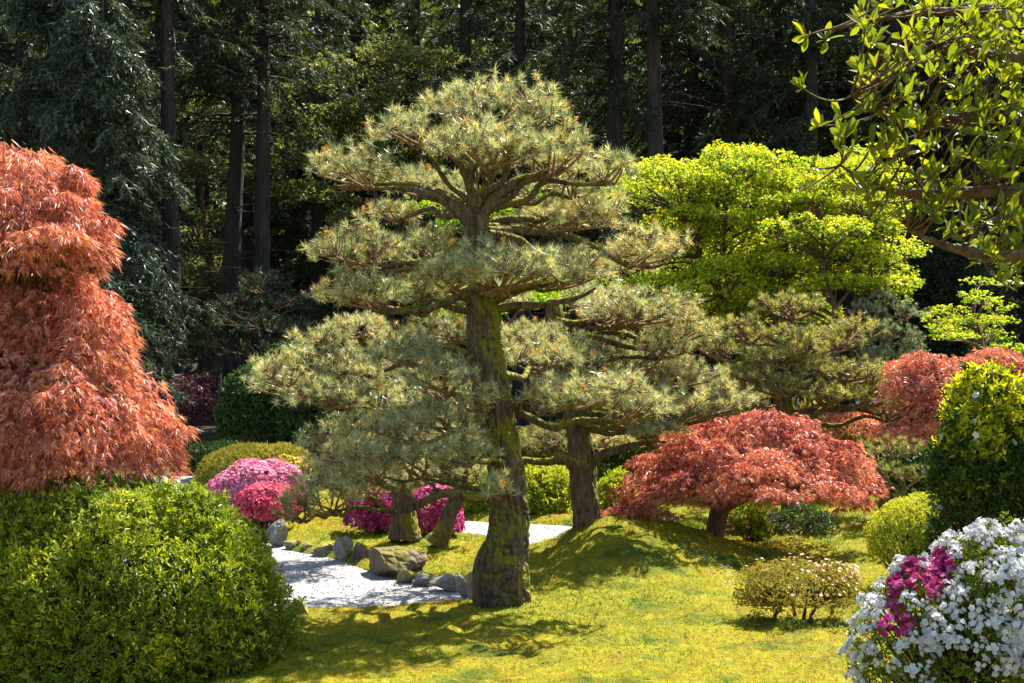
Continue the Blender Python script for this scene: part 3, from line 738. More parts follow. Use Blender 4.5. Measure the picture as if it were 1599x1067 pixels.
def leafy_tree(name, label, base, pads, stems, seed, mat, dens, L, w, tint=(.55, .26), cat='maple tree', bark=None, lobes=5, flat=.6, group=None):
    """tree in flat layers of small palmate leaves"""
    rng = RNG(seed); root = thing(name, base, label, cat, group); bark = bark or M_MAPLEBARK
    for k, (path, r0, r1) in enumerate(stems):
        mb = MB(); limb(mb, path, np.linspace(r0, r1, len(path)), 30, 10, r0 * .12, 8., seed)
        part(mb, 'trunk' if k == 0 else 'branch', bark, root)
    mb = MB(); tw = MB()
    allst = np.concatenate([catmull(s[0], 20) for s in stems])
    for (px, py, hw, hh, d) in pads:
        c = P(px, py, d); R = np.array([hw * S(d), hw * S(d) * .8, hh * S(d)])
        n = int(dens * math.pi * R[0] * R[1])
        dd = sphere_dirs(n, rng, -.45)
        r = (1 - .4 * rng.uniform(0, 1, n)) * (1 + .5 * (vnoise(dd * 2.6 + c * 2.3) - .5))
        p = c + dd * R * r[:, None]
        out = dd.copy(); out[:, 2] = 0
        dr = norm(out + np.array([0, 0, -.25]) + rng.normal(size=(n, 3)) * .5)
        nr = norm(np.array([0, 0, 1.]) + rng.normal(size=(n, 3)) * flat)
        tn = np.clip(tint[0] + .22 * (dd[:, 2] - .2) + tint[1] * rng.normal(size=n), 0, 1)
        palmate(mb, p, dr, nr, L * rng.uniform(.7, 1.2, n), w, tn, lobes, 1.5, rng, False, .1)
        k = max(8, n // 40); ti = p[rng.choice(n, k)]
        b = allst[((allst - (c - np.array([0, 0, R[2] + .25]))) ** 2).sum(1).argmin()]
        bb = c - np.array([0, 0, R[2] * .7])
        tubes(tw, np.stack([b, (b + bb) / 2 + [0, 0, .1], bb], 0)[None], [.03], [.014], 6, 4)
        m = (bb + ti) / 2 - [0, 0, .04]
        tubes(tw, np.stack([np.repeat(bb[None], k, 0), m, ti], 1), np.full(k, .011), np.full(k, .003), 3, 3)
    part(tw, 'twigs', bark, root)
    part(mb, 'foliage', mat, root, True)
    return root
def rand_pads(rng, boxes):
    """boxes: (px, py, hw, hh, d, n, padhw, padhh)"""
    r = []
    for (px, py, hw, hh, d, n, phw, phh) in boxes:
        for _ in range(n):
            a = rng.uniform(0, 6.283); q = math.sqrt(rng.uniform(0, 1))
            r.append((px + q * hw * math.cos(a), py + q * hh * math.sin(a), phw * rng.uniform(.7, 1.3), phh * rng.uniform(.7, 1.3), d + rng.normal() * .7))
    return r
_r = RNG(5)
DG = 27.
leafy_tree('lime_maple', 'bright lime-green maple, the wider of two, behind the pines', P(1205, 745, DG),
    rand_pads(_r, [(1145, 262, 75, 30, 27, 16, 36, 17), (1060, 300, 105, 42, 27, 20, 38, 18), (1180, 310, 105, 55, 26.6, 24, 38, 18), (1010, 278, 50, 25, 27, 8, 32, 16), (1120, 370, 120, 45, 27, 20, 36, 18), (1230, 370, 70, 45, 26.6, 13, 34, 18), (1100, 440, 110, 36, 27.4, 18, 38, 20), (1200, 440, 70, 45, 27, 13, 36, 20), (1150, 480, 150, 26, 27.6, 16, 40, 20), (1040, 360, 70, 50, 27.6, 10, 38, 20), (1180, 340, 150, 70, 28, 16, 42, 24)]),
    [(T0([(1208, 755), (1212, 650), (1222, 560), (1226, 470), (1228, 390), (1222, 330)], DG), .11, .025), (T0([(1222, 560), (1210, 480), (1240, 420), (1242, 360)], DG), .06, .02), (T0([(1215, 620), (1150, 500), (1100, 420), (1070, 340)], DG), .07, .02), (T0([(1150, 500), (1130, 400), (1140, 300)], DG), .05, .015)],
    201, M_LIME, 300, .072, .034)
leafy_tree('lime_maple', 'bright lime-green maple with slim forked stems beside the dark conical evergreen', P(1306, 740, 25.5),
    rand_pads(_r, [(1330, 280, 80, 40, 26, 16, 34, 17), (1290, 350, 85, 45, 25.6, 17, 34, 17), (1370, 350, 55, 55, 25.5, 13, 34, 17), (1330, 420, 80, 45, 25.5, 13, 32, 16), (1390, 425, 35, 45, 25.6, 8, 30, 18), (1270, 445, 45, 40, 26.5, 9, 34, 18), (1340, 350, 80, 90, 26.6, 12, 40, 22)]),
    [(T0([(1306, 745), (1305, 600), (1304, 500), (1304, 478)], 25.5), .075, .05), (T0([(1304, 480), (1322, 460), (1340, 425), (1348, 395), (1352, 350)], 25.5), .04, .012), (T0([(1304, 482), (1296, 455), (1288, 430), (1285, 380)], 25.5), .035, .012), (T0([(1330, 560), (1335, 480), (1365, 445), (1385, 420)], 25.5), .035, .01)],
    202, M_LIME, 300, .068, .032)
leafy_tree('lime_maple', 'lime-green sapling maple in front of the dark conical evergreen', P(1530, 790, 23.5),
    rand_pads(_r, [(1510, 500, 48, 34, 23.5, 9, 32, 11), (1530, 460, 30, 20, 23.5, 3, 26, 10), (1570, 520, 50, 50, 23.5, 6, 34, 12)]),
    [(T0([(1540, 800), (1542, 650), (1535, 550), (1520, 490)], 23.5), .05, .012)],
    203, M_LIME, 260, .065, .028, (.5, .22))
leafy_tree('understorey_maple', 'green maple seen through the upper branches of the tallest pine', P(700, 760, 29.),
    rand_pads(_r, [(690, 350, 50, 30, 29, 5, 38, 15), (810, 330, 40, 30, 29, 4, 36, 15), (700, 460, 60, 40, 29, 6, 40, 16), (830, 480, 60, 40, 29, 6, 40, 16), (960, 450, 60, 40, 29, 4, 40, 16), (760, 520, 90, 30, 29, 4, 40, 16)]),
    [(T0([(720, 770), (730, 650), (740, 520), (745, 400), (740, 330)], 29.), .1, .02), (T0([(732, 620), (800, 500), (860, 450), (930, 430)], 29.), .06, .02)],
    204, M_LIME, 230, .09, .042, (.2, .18))

# ------------------------------------------------------------------ shrubs
def shrub(name, label, base, ells, seed, mat, dens, L, w, per=7, cat='shrub', tint=(.5, .22), depth=.28, lump=.1, stems=5, group=None, updir=.5, bloom=None, tintfn=None, zmin=-.6, wide=.45, inner=.6, shoots=0):
    """leaf whorls over a union of ellipsoids; bloom = (mat, density, size, mask function or None, part name)"""
    rng = RNG(seed)
    root = thing(name, base, label, cat, group)
    E = [(P(px, py, d), np.array([hw * S(d), e[5] if len(e) > 5 else hw * S(d) * .95, hh * S(d)])) for e in ells for (px, py, hw, hh, d) in [e[:5]]]
    fl = base[2] - .05
    p, nr = shell(E, dens, rng, depth, zmin, lump, 2.6, fl)
    if inner:
        p2, nr2 = shell([(c_, R_ * (1 - depth * .95)) for c_, R_ in E], dens * inner, rng, .25, zmin, lump, 2.6, fl)
        p = np.concatenate([p, p2]); nr = np.concatenate([nr, nr2])
    n = len(p)
    g = norm(nr * .8 + np.array([0, 0, updir]) + rng.normal(size=(n, 3)) * .3)
    ti = np.repeat(np.arange(n), per); N = len(ti)
    d = norm(g[ti] * rng.uniform(.1, 1., N)[:, None] + rng.normal(size=(N, 3)) * .55)
    up = norm(g[ti] + rng.normal(size=(N, 3)) * .3)
    tt = np.clip(tint[0] + tint[1] * rng.normal(size=n) + .5 * (vnoise(p * 2.6, seed) - .5), 0, 1)
    if tintfn is not None: tt = np.clip(tintfn(p, tt, rng), 0, 1)
    c = np.clip(tt[ti] + rng.normal(size=N) * .08, 0, 1)
    mb = MB()
    leaves(mb, p[ti] + rng.normal(size=(N, 3)) * L * .2, d, up, L * rng.uniform(.7, 1.2, N), w, c, .2, wide, .08)
    if shoots:                  # young shoots that have outgrown the clipping
        idx = rng.choice(n, shoots, replace=False); sp = p[idx]; sg = norm(g[idx] + np.array([0, 0, .5]) + rng.normal(size=(shoots, 3)) * .25); sl = rng.uniform(.04, .13, shoots)
        tubes(mb, np.stack([sp, sp + sg * sl[:, None] * .5, sp + sg * sl[:, None]], 1), np.full(shoots, .0025), np.full(shoots, .0015), 2, 3, np.full(shoots, .3))
        tj = np.repeat(np.arange(shoots), 9); K = len(tj)
        leaves(mb, sp[tj] + sg[tj] * (sl[tj] * rng.uniform(.4, 1, K))[:, None], norm(sg[tj] * .6 + rng.normal(size=(K, 3)) * .5), norm(sg[tj] + rng.normal(size=(K, 3)) * .3), L * rng.uniform(.6, 1.1, K), w, rng.uniform(.55, 1, K), .2, wide, .08)
    part(mb, 'foliage', mat, root, True)
    # stems from the base out to the shoots
    bs = np.asarray(base, float)
    k = max(14, min(160, n // 14)); idx = rng.choice(n, k, replace=False)
    sx = rng.normal(size=(k, 3)) * np.array([.09, .09, 0]) * min(3, max(E[0][1][0], .5))
    A = bs + sx - [0, 0, .04]; Bm = A * .5 + p[idx] * .5; Bm[:, 2] = A[:, 2] * .4 + p[idx][:, 2] * .6
    mb = MB(); tubes(mb, np.stack([A, Bm, p[idx]], 1), np.full(k, .014), np.full(k, .003), 5, 4)
    part(mb, 'stems', M_MAPLEBARK, root, True)
    if bloom:
        for (bm, bd, bs_, mask, bname) in bloom:
            q, qn = shell(E, bd, rng, .08, -.45, lump, 2.6, fl + .05)
            if mask is not None:
                kk = mask(q, qn, rng); q = q[kk]; qn = qn[kk]
            if len(q) == 0: continue
            q = q + qn * L * .5
            mb = MB(); flowers(mb, q, norm(qn + np.array([0, -.15, .25]) + rng.normal(size=qn.shape) * .4), bs_ * rng.uniform(.75, 1.2, len(q)), rng.uniform(0, 1, len(q)), rng)
            part(mb, bname, bm, root, True)
    return root
def B(px, py, d):              # a base on the ground under that pixel column
    q = P(px, py, d); return np.array([q[0], q[1], gz(q[0], q[1])])

# big clipped azalea, left foreground
shrub('azalea_shrub', 'large clipped dome of leafy green azalea under the orange-red maple', B(205, 1000, 11.9),
      [(205, 985, 235, 240, 11.9, 1.15), (300, 955, 142, 176, 11.9, .75), (60, 960, 170, 200, 12.0, 1.0), (150, 830, 150, 85, 12.1, .7)], 301, M_AZLEAF, 460, .056, .0185, 7,
      tint=(.5, .26), depth=.22, lump=.1, updir=.9, bloom=[(M_WHITE, 4, .045, lambda q, n, r: (q[:, 2] > 1.4) & (q[:, 0] > -3.1), 'scattered_flowers')], stems=9, shoots=170, inner=.85)
shrub('azalea_shrub', 'mounded azalea covered in pale pink blossom beside the gravel', B(395, 815, 21.), [(392, 775, 62, 52, 21.2), (430, 765, 46, 42, 21.4)], 302, M_AZLEAF, 200, .05, .02, 5, tint=(.4, .2),
      bloom=[(M_PINK, 900, .055, None, 'blossom')])
shrub('azalea_shrub', 'low azalea covered in deep rose-pink blossom in front of the pale pink one', B(414, 824, 20.2), [(414, 792, 44, 36, 20.2), (440, 790, 26, 30, 20.3)], 303, M_DARKLEAF, 200, .045, .018, 5, tint=(.4, .2),
      bloom=[(M_DEEPPINK, 1000, .05, lambda q, n, r: q[:, 2] > .3, 'blossom')])
shrub('azalea_shrub', 'yellow azalea peeping over the pale pink azalea', B(450, 790, 22.6), [(448, 735, 40, 22, 22.6)], 304, M_BRIGHTLEAF, 220, .05, .02, 5, tint=(.6, .2),
      bloom=[(M_YELLOW, 500, .05, lambda q, n, r: n[:, 2] > .1, 'blossom')])
for px, hw, hh, py, d, sd, lab in ((590, 48, 46, 795, 19.6, 305, 'magenta azalea left of the upright mossy trunk among the azaleas'), (678, 42, 42, 802, 19.4, 306, 'magenta azalea behind the leaning mossy trunk')):
    shrub('azalea_shrub', lab, B(px, 830, d), [(px, py, hw, hh, d), (px + 12, py + 12, hw * .8, hh * .7, d - .1)], sd, M_DARKLEAF, 200, .045, .018, 5, tint=(.4, .2), bloom=[(M_MAGENTA, 850, .055, None, 'blossom')])
# clipped mounds on the left
shrub('clipped_shrub', 'clipped fine-leaved green mound behind the pink azaleas', B(395, 790, 22.6), [(395, 748, 88, 54, 22.8), (440, 735, 52, 42, 22.9)], 307, M_OLIVELEAF, 520, .045, .014, 6, tint=(.3, .18), depth=.12, lump=.04)
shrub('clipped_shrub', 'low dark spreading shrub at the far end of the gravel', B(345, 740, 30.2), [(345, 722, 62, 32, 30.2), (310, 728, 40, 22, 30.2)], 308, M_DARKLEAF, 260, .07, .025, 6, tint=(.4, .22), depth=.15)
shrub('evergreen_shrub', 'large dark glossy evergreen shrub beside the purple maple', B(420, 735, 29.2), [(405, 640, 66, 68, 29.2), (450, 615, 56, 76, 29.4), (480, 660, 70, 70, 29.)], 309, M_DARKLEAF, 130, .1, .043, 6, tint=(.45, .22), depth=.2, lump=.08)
# shrubs behind the far gravel
for px, py, hw, hh, d, sd, lab, mt, tn in ((760, 785, 48, 48, 22.6, 310, 'pale green leafy shrub behind the far gravel, next to the magenta azalea', M_BRIGHTLEAF, (.35, .2)),
                                  (845, 780, 52, 50, 22.4, 311, 'bright yellow-green leafy shrub behind the far gravel, between two pine trunks', M_BRIGHTLEAF, (.6, .2)),
                                  (955, 785, 40, 46, 22.0, 312, 'yellow-green shrub half hidden by the pink weeping maple', M_BRIGHTLEAF, (.6, .2))):
    shrub('leafy_shrub', lab, B(px, py, d), [(px, py, hw, hh, d), (px + 15, py - 18, hw * .7, hh * .7, d), (px - 18, py + 10, hw * .6, hh * .6, d - .2)], sd, mt, 260, .07, .028, 6, tint=tn, depth=.3, lump=.2)
shrub('leafy_shrub', 'small green shrub in the shade under the pink weeping maple', B(1080, 850, 18.6), [(1080, 838, 34, 22, 18.6), (1050, 842, 22, 16, 18.6)], 313, M_AZLEAF, 400, .045, .018, 6, tint=(.35, .2), lump=.2)
shrub('leafy_shrub', 'small shrub with a few yellow flowers beside the bare maple trunk', B(1172, 850, 18.4), [(1168, 818, 30, 34, 18.4), (1185, 830, 20, 22, 18.4)], 314, M_AZLEAF, 420, .045, .018, 6, tint=(.45, .2), lump=.2,
      bloom=[(M_YELLOW, 30, .06, None, 'scattered_flowers')])
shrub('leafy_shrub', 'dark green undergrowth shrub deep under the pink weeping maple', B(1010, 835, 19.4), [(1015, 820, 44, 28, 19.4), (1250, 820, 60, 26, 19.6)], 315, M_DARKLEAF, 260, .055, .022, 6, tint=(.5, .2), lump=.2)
# conical evergreen
shrub('conical_evergreen', 'tall dark conical evergreen at the edge of the wood', B(1465, 700, 30.), [(1470, 520, 78, 130, 30.), (1468, 430, 60, 110, 30.), (1470, 360, 40, 80, 30.), (1480, 620, 90, 110, 30.)], 316, M_NEEDLED, 110, .14, .036, 7, cat='evergreen tree', tint=(.4, .25), depth=.15, lump=.08)
# clipped yellow-green shrub on the right
shrub('clipped_shrub', 'clipped yellow-green box-like mound behind the white azalea', B(1425, 880, 15.2), [(1425, 842, 72, 62, 15.2), (1450, 830, 60, 60, 15.3)], 317, M_BRIGHTLEAF, 900, .026, .012, 6, tint=(.75, .2), depth=.12, lump=.05)
# camellia
def cam_tint(p, t, rng):       # the young shoots on top are yellow-green, the old leaves dark
    return np.where((p[:, 2] > 1.6 + .5 * vnoise(p * 3, 2)) & (rng.uniform(size=len(p)) < .62), .7 + .35 * rng.uniform(size=len(p)), t * .9)
shrub('camellia_shrub', 'glossy camellia with yellow-green young shoots and a few white flowers', B(1530, 1000, 12.3), [(1545, 650, 75, 75, 12.3), (1520, 730, 68, 85, 12.2), (1560, 720, 90, 110, 12.4), (1545, 850, 90, 150, 12.4)], 318, M_CAMLEAF, 330, .066, .027, 6, tint=(.25, .16), depth=.3, lump=.18, tintfn=cam_tint,
      bloom=[(M_WHITE, 1.6, .075, None, 'scattered_flowers')], shoots=60)
# low multi-stemmed azalea on the moss
def ball_azalea():
    rng = RNG(319); d = 13.5
    b = B(1245, 978, d)
    root = thing('azalea_shrub', b, 'rounded low azalea with bare crooked stems and blush flowers on the open moss', 'shrub')
    E = [(P(1248, 922, d), np.array([.54, .5, .26])), (P(1200, 925, d), np.array([.34, .36, .25])), (P(1305, 918, d), np.array([.25, .3, .24]))]
    p, nr = shell(E, 1250, rng, .45, -.55, .14, 3.)
    feet = [P(1207, 968, d + .1), P(1265, 980, d - .1), P(1300, 965, d + .15), P(1255, 976, d), P(1240, 972, d + .2)]
    ends = []
    for k, f in enumerate(feet):
        f = np.array([f[0], f[1], gz(f[0], f[1]) - .03])
        mb = MB(); e = f + np.array([rng.normal() * .08, rng.normal() * .05, .2])
        limb(mb, wiggle(f, e, rng, 4, .08), [.024, .02, .017, .013], 14, 7, .004, 20., k); part(mb, 'stem', M_MAPLEBARK, root); ends.append(e)
    ends = np.array(ends)
    n = len(p); idx = rng.choice(n, 380, replace=False)
    a = ends[((p[idx][:, None] - ends[None]) ** 2).sum(2).argmin(1)]
    m = a * .55 + p[idx] * .45 + rng.normal(size=(380, 3)) * .03
    mb = MB(); tubes(mb, np.stack([a, m, p[idx]], 1), np.full(380, .006), np.full(380, .0018), 5, 3); part(mb, 'twigs', M_MAPLEBARK, root, True)
    ti = np.repeat(np.arange(n), 6); N = len(ti)
    g = norm(nr + [0, 0, .5]); dd = norm(g[ti] * .5 + rng.normal(size=(N, 3)) * .6)
    mb = MB(); leaves(mb, p[ti], dd, norm(g[ti] + rng.normal(size=(N, 3)) * .4), .022 * rng.uniform(.7, 1.2, N), .0095, np.clip(.5 + .25 * rng.normal(size=N), 0, 1), .2); part(mb, 'foliage', M_OLIVELEAF, root, True)
    q, qn = shell(E, 190, rng, .05, .0, .2, 3.)
    kk = (rng.uniform(size=len(q)) < np.clip(.25 + (q[:, 0] - b[0]) * 1.1, .08, 1)) & (qn[:, 2] > .25); q = q[kk]; qn = qn[kk]
    mb = MB(); flowers(mb, q + qn * .02, norm(qn + [0, 0, .3] + rng.normal(size=qn.shape) * .4), .034 * rng.uniform(.8, 1.2, len(q)), rng.uniform(0, 1, len(q)), rng); part(mb, 'blossom', M_BLUSH, root, True)
ball_azalea()
# white azalea, right foreground: every flower cluster is a piece of its own
def cluster_meshes(name, mat, seed):
    r = []
    for s in range(4):
        rng = RNG(seed + s); b = MB(); n = 12
        d = sphere_dirs(n, rng, -.1)
        flowers(b, d * np.array([.06, .06, .045]) * rng.uniform(.5, 1.1, n)[:, None], norm(d + [0, 0, .3] + rng.normal(size=(n, 3)) * .35), .05 * rng.uniform(.85, 1.15, n), rng.uniform(0, 1, n), rng)
        m = b.mesh(name); m.materials.append(mat); r.append(m)
    return r
def white_azalea():
    rng = RNG(320); d = 9.6
    b = B(1470, 1067, d)
    root = shrub('azalea_shrub', 'white flowering azalea with streaks of magenta blossom below the camellia', b,
                 [(1500, 1015, 98, 142, d, .55), (1402, 1020, 66, 105, d, .42), (1548, 942, 86, 116, d, .5), (1590, 1000, 90, 170, d, .5), (1440, 945, 52, 62, d, .35)], 320, M_AZLEAF, 420, .036, .014, 6, tint=(.4, .22), depth=.25, lump=.14)
    E = [(P(px, py, d), np.array([hw * S(d), ry, hh * S(d)])) for (px, py, hw, hh, ry) in [(1500, 1015, 98, 142, .55), (1402, 1020, 66, 105, .42), (1548, 942, 86, 116, .5), (1590, 1000, 90, 170, .5), (1440, 945, 52, 62, .35)]]
    q, qn = shell(E, 260, rng, .06, -.5, .14, 2.6, b[2] + .1)
    px = q[:, 0] / q[:, 1] * F + 799.5; py = 533.5 - (q[:, 2] - CAMZ) / q[:, 1] * F
    front = qn[:, 1] < .35
    # bare leafy gaps run through the blossom; a few limbs carry magenta flowers
    gap = vnoise(q * 5.2, 61) < .44
    def near_line(pts, wd):
        r = np.zeros(len(q), bool)
        for (x0, y0), (x1, y1) in zip(pts[:-1], pts[1:]):
            t = np.clip(((px - x0) * (x1 - x0) + (py - y0) * (y1 - y0)) / ((x1 - x0) ** 2 + (y1 - y0) ** 2), 0, 1)
            r |= np.hypot(px - x0 - t * (x1 - x0), py - y0 - t * (y1 - y0)) < wd
        return r
    mag = front & (near_line([(1440, 850), (1428, 885), (1408, 920), (1400, 985)], 14) | near_line([(1480, 868), (1470, 900), (1452, 925)], 14) | near_line([(1408, 965), (1428, 985)], 9))
    white = ~gap & ~mag
    cw = cluster_meshes('flower_cluster', M_WHITE, 700); cm = cluster_meshes('flower_cluster', M_MAGENTA, 720)
    order = np.argsort(qn[:, 1] + .5 * rng.uniform(size=len(q))); used = []; cnt = [0, 0]
    for k in order:
        isw = white[k]
        if not (isw or mag[k]): continue
        if cnt[0 if isw else 1] >= (290 if isw else 60): continue
        if used and min(((q[k] - u) ** 2).sum() for u in used) < (.062 if isw else .04) ** 2: continue
        used.append(q[k]); cnt[0 if isw else 1] += 1
        o = link('flower_cluster', (cw if isw else cm)[int(rng.integers(4))], root)
        o.location = q[k] + qn[k] * .02 - b
        o.rotation_euler = Vector(norm((qn[k] + np.array([0, -.1, .15]))[None])[0]).to_track_quat('Z', 'Y').to_euler()
        o.scale = (rng.uniform(.6, 1.15),) * 3
        if not isw: o['label'] = 'magenta flower cluster'
white_azalea()

# ------------------------------------------------------------------ magnolia limb overhanging from the right
def magnolia():
    rng = RNG(400); d = 7.2
    tb = np.array([5.3, 9.9, 0]); base = np.array([tb[0], tb[1], gz(tb[0], tb[1])])
    root = thing('magnolia_tree', base, 'large-leaved magnolia with translucent green leaves overhanging the garden', 'tree')
    mb = MB(); limb(mb, [base - [0, 0, .1], base + [-.03, 0, 1.], base + [.05, .05, 2.2], base + [0, 0, 3.6], base + [.1, 0, 4.8]], [.17, .13, .12, .1, .06], 60, 18, .015, 7., 4)
    part(mb, 'trunk', M_MAPLEBARK, root)
    limbs = [[(1976, 300, 9.9), (1760, 300, 7.9), (1600, 297, 7.3), (1500, 302, 7.2), (1410, 300, 7.1), (1350, 282, 7.1), (1312, 258, 7.1)],
             [(1976, 180, 9.9), (1750, 160, 7.9), (1600, 178, 7.4), (1500, 182, 7.3), (1430, 196, 7.2), (1390, 180, 7.2), (1330, 150, 7.1)],
             [(1976, 60, 9.9), (1780, 60, 7.9), (1620, 90, 7.5), (1520, 82, 7.4), (1450, 70, 7.3), (1390, 60, 7.3)],
             [(1760, 300, 7.9), (1640, 380, 7.2), (1560, 400, 7.0), (1480, 385, 7.0), (1420, 360, 7.0)],
             [(1976, -20, 9.9), (1750, -60, 7.9), (1560, 10, 7.4), (1430, 20, 7.3), (1300, 45, 7.2)]]
    nodes = []; beyond = []
    for pts in limbs:
        p = T0(pts); mb = MB(); pp, rr = limb(mb, p, np.linspace(.05, .009, len(p)), 60, 9, .006, 12., 3); part(mb, 'branch', M_MAPLEBARK, root)
        nodes.append(pp[16:]); beyond.append(pp[2:26])
    nodes = np.concatenate(nodes)
    tips = []
    # photo pixels where shoots end, denser to the right
    spots = [(1250, 135), (1262, 215), (1250, 300), (1280, 195), (1305, 225), (1320, 205), (1345, 110), (1330, 235), (1375, 130), (1390, 230), (1300, 190), (1265, 260), (1290, 65), (1250, 60), (1360, 70), (1335, 290)]
    for _ in range(330):
        x = 1600 - 260 * rng.uniform(0, 1) ** 1.25; spots.append((x, rng.uniform(0, 345 + max(0, x - 1440) * .8)))
    mb = MB()
    for (x, y) in spots:
        t = P(x, y, 7.15 + rng.normal() * .35)
        a = nodes[((nodes - t) ** 2).sum(1).argmin()]
        if np.linalg.norm(a - t) > .75: continue
        m = (a + t) / 2 + rng.normal(size=3) * .03 - [0, 0, .03]
        tubes(mb, np.stack([a, m, t])[None], [.007], [.003], 6, 4)
        tips.append((t, norm((t - m)[None])[0]))
    part(mb, 'twigs', M_MAPLEBARK, root)
    # leaf meshes: obovate, cupped, pointed
    lm = []
    for s in range(4):
        b = MB(); prof = [(0, .03), (.2, .2), (.45, .36), (.68, .4), (.87, .24), (1, .01)]
        bend = [.25, .5, -.15, .1][s]; V = []; 
        for (t, w) in prof:
            z = -bend * t * t * .4; cup = .16 * w
            V += [(-w * .5, t, z + cup), (0, t, z), (w * .5, t, z + cup)]
        Q = []
        for k in range(len(prof) - 1):
            o = k * 3; Q += [(o, o + 1, o + 4, o + 3), (o + 1, o + 2, o + 5, o + 4)]
        for v_ in range(3):
            b2 = MB(); b2.add(np.array(V), q=np.array(Q), c=[.2, .5, .85][v_]); m = b2.mesh('leaf'); m.materials.append(M_MAGLEAF); lm.append(m)
    cnt = 0; extra = MB()
    for i_, (t, dr) in enumerate(tips):
        n = int(rng.integers(3, 7)) if i_ > 14 else int(rng.integers(7, 11))
        for k in range(n):
            dd = norm((dr * .5 + np.array([-.05, 0, .55]) + rng.normal(size=3) * .55)[None])[0]
            L = .09 * rng.uniform(.55, 1.25); p0 = t - dr * rng.uniform(0, .06)
            zup = norm((rng.normal(size=3) * .7 + [0, -.3, .5])[None])[0]
            xx = norm(np.cross(dd, zup)[None])[0]; zz = np.cross(xx, dd)
            if cnt < 300:
                o = link('leaf', lm[int(rng.integers(12))], root)
                M = Matrix(((xx[0], dd[0], zz[0], 0), (xx[1], dd[1], zz[1], 0), (xx[2], dd[2], zz[2], 0), (0, 0, 0, 1)))
                o.rotation_euler = M.to_euler(); o.location = p0 - base; o.scale = (L * rng.uniform(.8, 1.15), L, L)
            else:
                leaves(extra, p0[None], dd[None], zz[None], L, L * .4, rng.uniform(.2, .85), .2, .55)
            cnt += 1
    # the rest of the crown, above and beyond the frame
    n = 7000; c = base + np.array([.0, 1.3, 4.7]); q = sphere_dirs(n, rng, -.4) * np.array([2.0, 2.7, 1.4]) * rng.uniform(.55, 1, n)[:, None] + c
    qx = q[:, 0] / q[:, 1] * F + 799.5
    q = q[(qx > 1640) | (q[:, 2] > 5.2)]; n = len(q)
    leaves(extra, q, norm(rng.normal(size=(n, 3)) + [0, 0, .4]), norm(rng.normal(size=(n, 3)) + [0, 0, 1]), .1, .045, rng.uniform(.1, .9, n), .2, .55)
    bq = np.concatenate(beyond); bq = bq[bq[:, 0] / bq[:, 1] * F + 799.5 > 1615]
    q = bq[rng.integers(len(bq), size=2600)] + rng.normal(size=(2600, 3)) * [.22, .25, .2]; q = q[q[:, 0] / q[:, 1] * F + 799.5 > 1625]; n = len(q)
    leaves(extra, q, norm(rng.normal(size=(n, 3)) + [0, 0, .4]), norm(rng.normal(size=(n, 3)) + [0, 0, 1]), .1, .045, rng.uniform(.1, .9, n), .2, .55)
    part(extra, 'foliage', M_MAGLEAF, root, True)
magnolia()

# ------------------------------------------------------------------ rocks
def rock(label, px, base_py, w, h, mat, seed, upright=False, tilt=0., group=None):
    rng = RNG(seed)
    g = PG(px, base_py, .01); d = g[1]
    n1, n2 = 18, 26
    th = np.linspace(0, np.pi, n1)[:, None]; ph = np.linspace(0, 2 * np.pi, n2, endpoint=False)[None]
    v = np.stack([np.sin(th) * np.cos(ph), np.sin(th) * np.sin(ph), np.cos(th) * np.ones_like(ph)], -1).reshape(-1, 3)
    for k in range(13):          # cut flat faces
        nn = norm(rng.normal(size=(1, 3)))[0]; o = rng.uniform(.45, .8)
        ex = np.maximum(v @ nn - o, 0); v = v - ex[:, None] * nn * .92
    v = v * (1 + .3 * (fbm(v * 1.8 + seed, seed) - .5) + .16 * (fbm(v * 6 + seed, seed + 2) - .5))[:, None]
    R = np.array([w * .68 * S(d), w * .6 * S(d) * rng.uniform(.65, .95), h * S(d) * .8])
    v = v * R; a = rng.uniform(-.5, .5); ca, sa = math.cos(a), math.sin(a)
    v = np.stack([v[:, 0] * ca - v[:, 1] * sa * .5, v[:, 0] * sa + v[:, 1] * ca, v[:, 2]], 1)
    v[:, 0] += v[:, 2] * tilt
    v = v + [0, R[1] * .6, R[2] * .6]
    k = np.arange(n1 - 1)[:, None] * n2; j = np.arange(n2)[None]; j2 = (j + 1) % n2
    q = np.stack([k + j, k + n2 + j, k + n2 + j2, k + j2], -1)
    mb = MB(); mb.add(v, q=q); m = mb.mesh('rock'); m.materials.append(mat)
    m.polygons.foreach_set('use_smooth', np.zeros(len(m.polygons), bool))
    o = link('rock', m, None, (g[0], g[1], 0.0))
    tag(o, label, 'rock', 'rocks edging the gravel')
    return o
GRK = 'rocks edging the gravel'
